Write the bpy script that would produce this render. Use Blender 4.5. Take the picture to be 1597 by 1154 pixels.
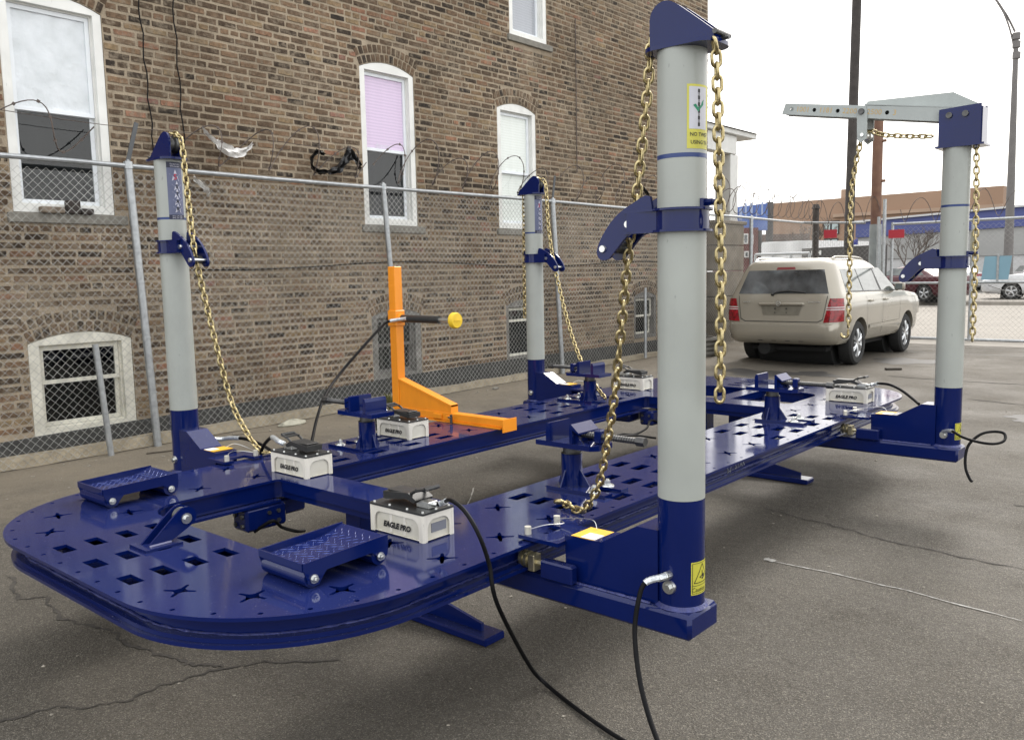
import bpy, bmesh, math, random
from math import pi, sin, cos, sqrt, radians, atan2, hypot
from mathutils import Vector as V, Matrix, noise
from mathutils.geometry import tessellate_polygon

random.seed(11)
for o in list(bpy.data.objects):
    bpy.data.objects.remove(o)
sc = bpy.context.scene
COL = sc.collection

# ------------------------------------------------------------------ camera
CAM = V((-1.0782, -2.9485, 1.5))
FW = V((0.7504621, 0.6515675, -0.1107543))
RT = V((0.6537324, -0.7564470, -0.0205396))
UP = V((0.0971627, 0.0569894, 0.9936356))
cd = bpy.data.cameras.new('camera')
cam = bpy.data.objects.new('camera', cd)
COL.objects.link(cam)
cam.matrix_world = Matrix(((RT.x, UP.x, -FW.x, CAM.x), (RT.y, UP.y, -FW.y, CAM.y), (RT.z, UP.z, -FW.z, CAM.z), (0, 0, 0, 1)))
cd.sensor_width = 36
cd.lens = 1324.84 * 36 / 1597
cd.clip_start = .05
cd.clip_end = 900
sc.camera = cam


def at(u, v, x=None, y=None, z=None):
    """point of the place seen at pixel u, v of the photograph, on a given plane"""
    d = FW + RT * ((u - 798.5) / 1324.84) - UP * ((v - 577) / 1324.84)
    if x is not None:
        t = (x - CAM.x) / d.x
    elif y is not None:
        t = (y - CAM.y) / d.y
    else:
        t = (z - CAM.z) / d.z
    return CAM + d * t


# ------------------------------------------------------------------ light
SUN_EL, SUN_AZ = radians(42), radians(8)          # azimuth from +x towards +y
w = bpy.data.worlds.new('World')
sc.world = w
w.use_nodes = True
nt = w.node_tree
nt.nodes.clear()
sky = nt.nodes.new('ShaderNodeTexSky')
sky.sky_type = 'NISHITA'
sky.sun_disc = False
sky.sun_elevation = SUN_EL
sky.sun_rotation = pi / 2 - SUN_AZ
sky.air_density = 1.0
sky.dust_density = 6.0
mx = nt.nodes.new('ShaderNodeMix')
mx.data_type = 'RGBA'
mx.inputs[0].default_value = .72
mx.inputs[7].default_value = (15.0, 15.0, 14.8, 1)
bg = nt.nodes.new('ShaderNodeBackground')
bg.inputs[1].default_value = .13
wo = nt.nodes.new('ShaderNodeOutputWorld')
nt.links.new(sky.outputs[0], mx.inputs[6])
nt.links.new(mx.outputs[2], bg.inputs[0])
nt.links.new(bg.outputs[0], wo.inputs[0])
sd = bpy.data.lights.new('sun', 'SUN')
sd.energy = 1.3
sd.angle = radians(16)
sd.color = (1, .965, .91)
so = bpy.data.objects.new('sun', sd)
COL.objects.link(so)
sdir = V((cos(SUN_EL) * cos(SUN_AZ), cos(SUN_EL) * sin(SUN_AZ), sin(SUN_EL)))
so.rotation_euler = sdir.to_track_quat('Z', 'Y').to_euler()
so.location = (0, 0, 12)
sc.view_settings.view_transform = 'Standard'
sc.view_settings.look = 'None'
sc.view_settings.exposure = 0.5
sc.view_settings.gamma = 1
sc.view_settings.use_curve_mapping = False
sc.render.engine = 'CYCLES'
sc.cycles.max_bounces = 6
sc.cycles.transparent_max_bounces = 12


# ------------------------------------------------------------------ materials
SCUFFED = ('grey_tower_paint', 'pale_grey_arm_paint', 'orange_paint', 'window_trim_paint', 'weathered_trim', 'sill_stone', 'galvanised_steel', 'milky_plastic')
FULL = ('blue_enamel', 'window_trim_paint', 'weathered_trim',  'orange_paint', 'yellow_plastic', 'milky_plastic', 'milky_plastic_core', 'champagne_recess_shade', 'plastic_film', 'yellow_sticker', 'white_sticker', 'red_lamp', 'pale_letters', 'vinyl_sash')


def mat(name, col, rough=.5, metal=0., var=.12, scale=9., bump=0., bscale=80., coat=0., spec=.5, rvar=.0, vcol=None):
    m = bpy.data.materials.new(name)
    m.use_nodes = True
    n = m.node_tree.nodes
    l = m.node_tree.links
    p = n['Principled BSDF']
    if metal < .3 and name not in FULL:
        col = tuple(c * .72 for c in col)
        vcol = tuple(c * .72 for c in vcol) if vcol else None
    tc = n.new('ShaderNodeTexCoord')
    nz = n.new('ShaderNodeTexNoise')
    nz.inputs['Scale'].default_value = scale
    nz.inputs['Detail'].default_value = 6
    l.new(tc.outputs['Object'], nz.inputs['Vector'])
    mr = n.new('ShaderNodeMapRange')
    mr.inputs[1].default_value = .3
    mr.inputs[2].default_value = .7
    l.new(nz.outputs[0], mr.inputs[0])
    mixn = n.new('ShaderNodeMix')
    mixn.data_type = 'RGBA'
    c2 = vcol if vcol else tuple(min(1, c * (1 + var)) for c in col)
    c1 = tuple(c * (1 - var) for c in col) if not vcol else col
    mixn.inputs[6].default_value = (*c1, 1)
    mixn.inputs[7].default_value = (*c2, 1)
    l.new(mr.outputs[0], mixn.inputs[0])
    l.new(mixn.outputs[2], p.inputs['Base Color'])
    p.inputs['Roughness'].default_value = rough
    p.inputs['Metallic'].default_value = metal
    p.inputs['Specular IOR Level'].default_value = spec
    p.inputs['Coat Weight'].default_value = coat
    p.inputs['Coat Roughness'].default_value = .08
    if rvar:
        m2 = n.new('ShaderNodeMapRange')
        m2.inputs[1].default_value = .35
        m2.inputs[2].default_value = .65
        m2.inputs[3].default_value = rough
        m2.inputs[4].default_value = rough + rvar
        l.new(nz.outputs[0], m2.inputs[0])
        l.new(m2.outputs[0], p.inputs['Roughness'])
    if name in SCUFFED:
        ns = n.new('ShaderNodeTexNoise')
        ns.inputs['Scale'].default_value = 55
        ns.inputs['Detail'].default_value = 3
        mp = n.new('ShaderNodeMapping')
        mp.inputs['Scale'].default_value = (1, 1, .35)
        l.new(tc.outputs['Object'], mp.inputs[0])
        l.new(mp.outputs[0], ns.inputs['Vector'])
        ms = n.new('ShaderNodeMapRange')
        ms.inputs[1].default_value = .715
        ms.inputs[2].default_value = .735
        ms.inputs[4].default_value = .4
        l.new(ns.outputs[0], ms.inputs[0])
        ng = n.new('ShaderNodeTexNoise')
        ng.inputs['Scale'].default_value = 2.2
        ng.inputs['Detail'].default_value = 7
        ng.inputs['Roughness'].default_value = .7
        l.new(mp.outputs[0], ng.inputs['Vector'])
        mg = n.new('ShaderNodeMapRange')
        mg.inputs[1].default_value = .52
        mg.inputs[2].default_value = .72
        mg.inputs[4].default_value = .30
        l.new(ng.outputs[0], mg.inputs[0])
        am = n.new('ShaderNodeMath')
        am.operation = 'MAXIMUM'
        l.new(ms.outputs[0], am.inputs[0])
        l.new(mg.outputs[0], am.inputs[1])
        mw = n.new('ShaderNodeMix')
        mw.data_type = 'RGBA'
        mw.inputs[7].default_value = (*(c * .45 for c in col), 1)
        l.new(am.outputs[0], mw.inputs[0])
        l.new(mixn.outputs[2], mw.inputs[6])
        l.new(mw.outputs[2], p.inputs['Base Color'])
    if bump:
        b = n.new('ShaderNodeBump')
        b.inputs['Strength'].default_value = bump
        b.inputs['Distance'].default_value = .01
        nb = n.new('ShaderNodeTexNoise')
        nb.inputs['Scale'].default_value = bscale
        nb.inputs['Detail'].default_value = 5
        l.new(tc.outputs['Object'], nb.inputs['Vector'])
        l.new(nb.outputs[0], b.inputs['Height'])
        l.new(b.outputs[0], p.inputs['Normal'])
    return m


def blue_paint():
    m = mat('blue_enamel', (.0022, .0085, .074), .2, 0, .10, 3.0, 0, 260, 0, .30)
    n = m.node_tree.nodes
    l = m.node_tree.links
    p = n['Principled BSDF']
    # thin dusty film, patchy
    tc = n['Texture Coordinate']
    nz = n.new('ShaderNodeTexNoise')
    nz.inputs['Scale'].default_value = 2.3
    nz.inputs['Detail'].default_value = 8
    nz.inputs['Roughness'].default_value = .62
    l.new(tc.outputs['Object'], nz.inputs['Vector'])
    mr = n.new('ShaderNodeMapRange')
    mr.inputs[1].default_value = .35
    mr.inputs[2].default_value = .75
    mr.inputs[3].default_value = .06
    mr.inputs[4].default_value = .15
    l.new(nz.outputs[0], mr.inputs[0])
    l.new(mr.outputs[0], p.inputs['Roughness'])
    sp = n.new('ShaderNodeTexNoise')
    sp.inputs['Scale'].default_value = 170
    sp.inputs['Detail'].default_value = 2
    l.new(tc.outputs['Object'], sp.inputs['Vector'])
    mr2 = n.new('ShaderNodeMapRange')
    mr2.inputs[1].default_value = .70
    mr2.inputs[2].default_value = .75
    mr2.inputs[4].default_value = .6
    l.new(sp.outputs[0], mr2.inputs[0])
    # dust grains only on upward faces
    ge = n.new('ShaderNodeNewGeometry')
    sx = n.new('ShaderNodeSeparateXYZ')
    l.new(ge.outputs['Normal'], sx.inputs[0])
    mu = n.new('ShaderNodeMath')
    mu.operation = 'MULTIPLY'
    mu.use_clamp = True
    l.new(sx.outputs[2], mu.inputs[0])
    l.new(mr2.outputs[0], mu.inputs[1])
    film = n.new('ShaderNodeMath')
    film.operation = 'MULTIPLY_ADD'
    film.use_clamp = True
    l.new(sx.outputs[2], film.inputs[0])
    film.inputs[1].default_value = .022
    l.new(mu.outputs[0], film.inputs[2])
    mc = n.new('ShaderNodeMix')
    mc.data_type = 'RGBA'
    old = p.inputs['Base Color'].links[0].from_socket
    l.new(old, mc.inputs[6])
    mc.inputs[7].default_value = (.34, .33, .31, 1)
    l.new(film.outputs[0], mc.inputs[0])
    l.new(mc.outputs[2], p.inputs['Base Color'])
    return m


def soot_layer(n, l, pos, col, out):
    """soot and damp stains with their own ragged shapes"""
    ns = n.new('ShaderNodeTexNoise')
    ns.inputs['Scale'].default_value = .55
    ns.inputs['Detail'].default_value = 9
    ns.inputs['Roughness'].default_value = .68
    l.new(pos, ns.inputs['Vector'])
    mr = n.new('ShaderNodeMapRange')
    mr.inputs[1].default_value = .40
    mr.inputs[2].default_value = .64
    mr.inputs[4].default_value = .62
    l.new(ns.outputs[0], mr.inputs[0])
    mx = n.new('ShaderNodeMix')
    mx.data_type = 'RGBA'
    mx.blend_type = 'MULTIPLY'
    l.new(mr.outputs[0], mx.inputs[0])
    l.new(col, mx.inputs[6])
    mx.inputs[7].default_value = (.52, .51, .49, 1)
    l.new(mx.outputs[2], out)


def brick_mat(name, use_object):
    m = bpy.data.materials.new(name)
    m.use_nodes = True
    n = m.node_tree.nodes
    l = m.node_tree.links
    p = n['Principled BSDF']
    p.inputs['Roughness'].default_value = .9
    p.inputs['Specular IOR Level'].default_value = .2
    if use_object:
        src = n.new('ShaderNodeObjectInfo').outputs['Random']
    else:
        a = n.new('ShaderNodeAttribute')
        a.attribute_name = 'tone'
        src = a.outputs['Fac']
    cr = n.new('ShaderNodeValToRGB')
    cr.color_ramp.interpolation = 'LINEAR'
    el = cr.color_ramp.elements
    stops = [(0, (.032, .026, .022)), (.18, (.05, .039, .031)), (.38, (.08, .06, .046)), (.60, (.115, .085, .063)), (.78, (.15, .105, .075)),
             (.88, (.20, .16, .105)), (.94, (.15, .10, .07)), (.965, (.19, .105, .08)), (.99, (.25, .145, .10)), (1, (.20, .105, .085))]
    el[0].position, el[0].color = stops[0][0], (*stops[0][1], 1)
    el[1].position, el[1].color = stops[-1][0], (*stops[-1][1], 1)
    stops = [(s, (c[0] * 1.06 + .018, c[1] * .97 + .012, c[2] * .86 + .007)) for s, c in stops]
    for s, c in stops[1:-1]:
        e = el.new(s)
        e.color = (*c, 1)
    l.new(src, cr.inputs[0])
    ge = n.new('ShaderNodeNewGeometry')
    n1 = n.new('ShaderNodeTexNoise')
    n1.inputs['Scale'].default_value = 26
    n1.inputs['Detail'].default_value = 7
    n1.inputs['Roughness'].default_value = .7
    l.new(ge.outputs['Position'], n1.inputs['Vector'])
    m1 = n.new('ShaderNodeMapRange')
    m1.inputs[1].default_value = .3
    m1.inputs[2].default_value = .7
    m1.inputs[3].default_value = .55
    m1.inputs[4].default_value = 1.5
    l.new(n1.outputs[0], m1.inputs[0])
    mul = n.new('ShaderNodeMix')
    mul.data_type = 'RGBA'
    mul.blend_type = 'MULTIPLY'
    mul.inputs[0].default_value = 1
    l.new(cr.outputs[0], mul.inputs[6])
    cmb = n.new('ShaderNodeCombineColor')
    for i in range(3):
        l.new(m1.outputs[0], cmb.inputs[i])
    l.new(cmb.outputs[0], mul.inputs[7])
    # mortar smeared over the brick faces
    n2 = n.new('ShaderNodeTexNoise')
    n2.inputs['Scale'].default_value = 15
    n2.inputs['Detail'].default_value = 9
    n2.inputs['Roughness'].default_value = .75
    l.new(ge.outputs['Position'], n2.inputs['Vector'])
    n3 = n.new('ShaderNodeTexNoise')
    n3.inputs['Scale'].default_value = .8
    n3.inputs['Detail'].default_value = 3
    l.new(ge.outputs['Position'], n3.inputs['Vector'])
    ad = n.new('ShaderNodeMath')
    ad.operation = 'MULTIPLY_ADD'
    ad.inputs[1].default_value = .45
    l.new(n3.outputs[0], ad.inputs[0])
    l.new(n2.outputs[0], ad.inputs[2])
    m2 = n.new('ShaderNodeMapRange')
    m2.inputs[1].default_value = .70
    m2.inputs[2].default_value = .84
    m2.inputs[4].default_value = .8
    l.new(ad.outputs[0], m2.inputs[0])
    mm = n.new('ShaderNodeMix')
    mm.data_type = 'RGBA'
    l.new(m2.outputs[0], mm.inputs[0])
    l.new(mul.outputs[2], mm.inputs[6])
    mm.inputs[7].default_value = (.245, .20, .148, 1)
    soot_layer(n, l, ge.outputs['Position'], mm.outputs[2], p.inputs['Base Color'])
    b = n.new('ShaderNodeBump')
    b.inputs['Strength'].default_value = .7
    b.inputs['Distance'].default_value = .01
    l.new(n1.outputs[0], b.inputs['Height'])
    l.new(b.outputs[0], p.inputs['Normal'])
    return m


def ground_mat():
    m = bpy.data.materials.new('asphalt')
    m.use_nodes = True
    n = m.node_tree.nodes
    l = m.node_tree.links
    p = n['Principled BSDF']
    p.inputs['Specular IOR Level'].default_value = .18
    ge = n.new('ShaderNodeNewGeometry')

    def noi(scale, det=5, rough=.6):
        t = n.new('ShaderNodeTexNoise')
        t.inputs['Scale'].default_value = scale
        t.inputs['Detail'].default_value = det
        t.inputs['Roughness'].default_value = rough
        l.new(ge.outputs['Position'], t.inputs['Vector'])
        return t.outputs[0]

    def rng(src, a, b, c, d):
        r = n.new('ShaderNodeMapRange')
        for i, v in enumerate((a, b, c, d)):
            r.inputs[i + 1].default_value = v
        l.new(src, r.inputs[0])
        return r.outputs[0]

    def mix(f, a, b, typ='MIX'):
        x = n.new('ShaderNodeMix')
        x.data_type = 'RGBA'
        x.blend_type = typ
        for s, i in ((f, 0), (a, 6), (b, 7)):
            if isinstance(s, (int, float)):
                x.inputs[i].default_value = s
            elif isinstance(s, tuple):
                x.inputs[i].default_value = (*s, 1)
            else:
                l.new(s, x.inputs[i])
        return x.outputs[2]
    base = mix(rng(noi(.45, 6, .65), .38, .66, 0, 1), (.078, .0705, .060), (.122, .111, .095))
    base = mix(rng(noi(2.2, 7, .7), .55, .72, 0, .55), base, (.042, .036, .028))
    base = mix(rng(noi(5.5, 5, .75), .60, .70, 0, .5), base, (.028, .024, .019))
    base = mix(rng(noi(.9, 8, .8), .56, .66, 0, .4), base, (.13, .112, .088))
    # stone chips in the surface
    vo = n.new('ShaderNodeTexVoronoi')
    vo.inputs['Scale'].default_value = 150
    l.new(ge.outputs['Position'], vo.inputs['Vector'])
    hs = n.new('ShaderNodeSeparateColor')
    l.new(vo.outputs['Color'], hs.inputs[0])
    base = mix(rng(hs.outputs[0], .0, 1, 0, .4), base, (.036, .032, .027))
    chip = rng(hs.outputs[1], .95, .985, 0, .6)
    base = mix(chip, base, (.25, .225, .185))
    base = mix(rng(noi(70, 4, .7), .45, .62, 0, .45), base, (.135, .117, .092))
    base = mix(rng(noi(300, 3), .42, .62, 0, .5), base, (.036, .033, .028))
    vo2 = n.new('ShaderNodeTexVoronoi')
    vo2.inputs['Scale'].default_value = 310
    l.new(ge.outputs['Position'], vo2.inputs['Vector'])
    h2 = n.new('ShaderNodeSeparateColor')
    l.new(vo2.outputs['Color'], h2.inputs[0])
    base = mix(rng(h2.outputs[0], .80, .92, 0, .6), base, (.25, .23, .195))
    base = mix(rng(h2.outputs[1], .75, .95, 0, .55), base, (.022, .020, .017))
    # sandy dirt near the wall
    sx = n.new('ShaderNodeSeparateXYZ')
    l.new(ge.outputs['Position'], sx.inputs[0])
    ad = n.new('ShaderNodeMath')
    ad.operation = 'MULTIPLY_ADD'
    l.new(noi(1.3, 6, .7), ad.inputs[0])
    ad.inputs[1].default_value = 3.2
    l.new(sx.outputs[1], ad.inputs[2])
    base = mix(rng(ad.outputs[0], 4.2, 6.2, 0, .8), base, (.22, .187, .14))
    gr = mix(rng(noi(60, 3), .45, .6, 0, .35), base, (.24, .215, .175))
    base = mix(rng(ad.outputs[0], 4.6, 6.0, 0, 1), base, gr)
    # paler surface towards the gate
    base = mix(rng(sx.outputs[0], 5, 13, 0, .45), base, (.125, .110, .09))
    l.new(base, p.inputs['Base Color'])
    l.new(rng(noi(1.1), .3, .7, .55, .85), p.inputs['Roughness'])
    b = n.new('ShaderNodeBump')
    b.inputs['Strength'].default_value = .7
    b.inputs['Distance'].default_value = .004
    l.new(vo.outputs['Distance'], b.inputs['Height'])
    b2 = n.new('ShaderNodeBump')
    b2.inputs['Strength'].default_value = .5
    b2.inputs['Distance'].default_value = .03
    l.new(noi(9, 6, .7), b2.inputs['Height'])
    l.new(b.outputs[0], b2.inputs['Normal'])
    l.new(b2.outputs[0], p.inputs['Normal'])
    return m


def glass_mat(name, tint=(.8, .85, .85), refl=.12):
    m = bpy.data.materials.new(name)
    m.use_nodes = True
    n = m.node_tree.nodes
    l = m.node_tree.links
    n.remove(n['Principled BSDF'])
    t = n.new('ShaderNodeBsdfTransparent')
    t.inputs[0].default_value = (*tint, 1)
    g = n.new('ShaderNodeBsdfGlossy')
    g.inputs['Roughness'].default_value = .03
    f = n.new('ShaderNodeFresnel')
    f.inputs[0].default_value = 1.5
    nz = n.new('ShaderNodeTexNoise')
    nz.inputs['Scale'].default_value = 4
    bp = n.new('ShaderNodeBump')
    bp.inputs['Strength'].default_value = .04
    l.new(nz.outputs[0], bp.inputs['Height'])
    l.new(bp.outputs[0], g.inputs['Normal'])
    a = n.new('ShaderNodeMath')
    a.operation = 'ADD'
    a.inputs[1].default_value = refl
    l.new(f.outputs[0], a.inputs[0])
    ge = n.new('ShaderNodeNewGeometry')
    iv = n.new('ShaderNodeMath')
    iv.operation = 'SUBTRACT'
    iv.inputs[0].default_value = 1
    l.new(ge.outputs['Backfacing'], iv.inputs[1])
    mf = n.new('ShaderNodeMath')
    mf.operation = 'MULTIPLY'
    l.new(a.outputs[0], mf.inputs[0])
    l.new(iv.outputs[0], mf.inputs[1])
    x = n.new('ShaderNodeMixShader')
    l.new(mf.outputs[0], x.inputs[0])
    l.new(t.outputs[0], x.inputs[1])
    l.new(g.outputs[0], x.inputs[2])
    l.new(x.outputs[0], n['Material Output'].inputs[0])
    return m


def stripes_mat(name, c1, c2, scale, rough=.8, axis=2):
    m = bpy.data.materials.new(name)
    m.use_nodes = True
    n = m.node_tree.nodes
    l = m.node_tree.links
    p = n['Principled BSDF']
    ge = n.new('ShaderNodeNewGeometry')
    wv = n.new('ShaderNodeTexWave')
    wv.bands_direction = 'Z' if axis == 2 else 'X'
    wv.inputs['Scale'].default_value = scale
    wv.inputs['Distortion'].default_value = .6
    l.new(ge.outputs['Position'], wv.inputs['Vector'])
    x = n.new('ShaderNodeMix')
    x.data_type = 'RGBA'
    x.inputs[6].default_value = (*c1, 1)
    x.inputs[7].default_value = (*c2, 1)
    l.new(wv.outputs['Fac'], x.inputs[0])
    l.new(x.outputs[2], p.inputs['Base Color'])
    p.inputs['Roughness'].default_value = rough
    return m


BLUE = blue_paint()
GREYP = mat('grey_tower_paint', (.435, .46, .43), .34, 0, .05, 5, .05, 200, 0, .5, .1)
ARMP = mat('pale_grey_arm_paint', (.46, .50, .49), .42, 0, .06, 5, .05, 200)
STRIPE = mat('blue_stripe', (.02, .05, .2), .4)
ORANGE = mat('orange_paint', (.80, .27, .012), .33, 0, .05, 4, .05, 200, 0, .5)
YELLOW = mat('yellow_plastic', (.72, .48, .02), .5)
GOLD = mat('yellow_zinc', (.24, .19, .09), .24, .95, .3, 60, .1, 120, 0, .5, .2, vcol=(.56, .47, .26))
STEEL = mat('bright_steel', (.62, .63, .62), .28, .95, .1, 40)
PINW = mat('pin_metal', (.62, .6, .52), .4, .5)
DARKSTEEL = mat('dark_steel', (.09, .09, .09), .42, .8, .3, 30, .1)
BRASS = mat('brass_zinc', (.42, .38, .26), .33, .9, .25, 40)
BLACKP = mat('black_plastic', (.022, .023, .024), .45, 0, .2, 20, .1, 300)
BLACKR = mat('black_rubber', (.005, .005, .006), .5, 0, .2, 20, 0, 0, 0, .12)
SLEEVE = mat('silver_hose_sleeve', (.55, .58, .6), .35, .6, .3, 90)
TANKP = mat('milky_plastic', (.66, .63, .56), .38, 0, .06, 12)
TANKC = mat('milky_plastic_core', (.50, .475, .40), .32, 0, .16, 9, vcol=(.62, .60, .53))
PLATE = mat('grey_label', (.24, .25, .29), .5)
INK = mat('black_ink', (.012, .012, .015), .5)
WHITE = mat('white_paint', (.74, .74, .71), .5, 0, .06, 6)
TRIM = mat('window_trim_paint', (.70, .70, .67), .55, 0, .08, 5)
SASH = mat('vinyl_sash', (.74, .77, .80), .42, 0, .04, 6)
OLDTRIM = mat('weathered_trim', (.62, .60, .52), .7, 0, .18, 8)
GALV = mat('galvanised_steel', (.36, .375, .385), .42, .7, .18, 22)
WIRE = mat('fence_wire', (.35, .35, .335), .5, .6, .35, 3)
RUSTWIRE = mat('rusty_razor_wire', (.10, .08, .07), .6, .5, .4, 9)
DARKW = mat('dark_screen', (.045, .05, .065), .7, 0, .3, 3)
STONE = mat('sill_stone', (.26, .245, .21), .9, 0, .2, 14, .4, 60)
MORTAR = mat('mortar', (.46, .375, .272), .95, 0, .16, 7, .8, 70)
_n, _l = MORTAR.node_tree.nodes, MORTAR.node_tree.links
_g = _n.new('ShaderNodeNewGeometry')
soot_layer(_n, _l, _g.outputs['Position'], _n['Principled BSDF'].inputs['Base Color'].links[0].from_socket, _n['Principled BSDF'].inputs['Base Color'])
TAR = mat('tar_band', (.06, .06, .057), .85, 0, .3, 9, .5, 30)
KERB = mat('kerb_concrete', (.47, .40, .29), .92, 0, .22, 8, .5, 50)
ASPH = ground_mat()
ROAD = mat('street_concrete', (.33, .30, .26), .85, 0, .1, .8, .2, 40)
CONC = mat('concrete', (.34, .31, .27), .88, 0, .12, 3, .3, 50)
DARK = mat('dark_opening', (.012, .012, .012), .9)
CARB = mat('champagne_paint', (.31, .285, .235), .22, .35, .03, 2, 0, 0, .6, .5)
TYRE = mat('tyre_rubber', (.018, .018, .018), .8, 0, .2, 20, .2)
RIM = mat('alloy_rim', (.55, .56, .57), .3, .8)
REDL = mat('red_lamp', (.20, .004, .009), .15, 0, .6, 26, 0, 0, .3)
CLEARL = mat('clear_lamp', (.66, .58, .58), .15)
CGLASS = mat('car_glass', (.03, .035, .04), .06, 0, .4, 3, 0, 0, .6, .8, vcol=(.14, .15, .16))
CGLASS2 = mat('car_side_glass', (.04, .05, .05), .05, 0, .3, 3, 0, 0, .3, .6, vcol=(.16, .18, .17))
BLACKT = mat('black_trim', (.02, .02, .02), .5)
REDCAR = mat('maroon_paint', (.085, .010, .018), .3, .2, .1, 3, 0, 0, .15)
WHITECAR = mat('white_car_paint', (.72, .73, .74), .25, 0, .03, 3, 0, 0, .6)
SILVERCAR = mat('silver_car_paint', (.42, .40, .40), .3, .4, .05, 3, 0, 0, .6)
WELD = mat('weld_bead', (.04, .05, .19), .35, .1, .3, 60, .6, 90)


# ------------------------------------------------------------------ mesh helpers
def frame(d):
    d = d.normalized()
    a = V((0, 0, 1)) if abs(d.z) < .95 else V((1, 0, 0))
    x = a.cross(d).normalized()
    return x, d.cross(x)


def smooth_pts(pts, k=6):
    pts = [V(p) for p in pts]
    out = []
    for i in range(len(pts) - 1):
        p0 = pts[max(i - 1, 0)]
        p1, p2 = pts[i], pts[i + 1]
        p3 = pts[min(i + 2, len(pts) - 1)]
        for j in range(k):
            t = j / k
            out.append(.5 * ((2 * p1) + (p2 - p0) * t + (2 * p0 - 5 * p1 + 4 * p2 - p3) * t * t + (3 * p1 - p0 - 3 * p2 + p3) * t ** 3))
    out.append(pts[-1])
    return out


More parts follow.
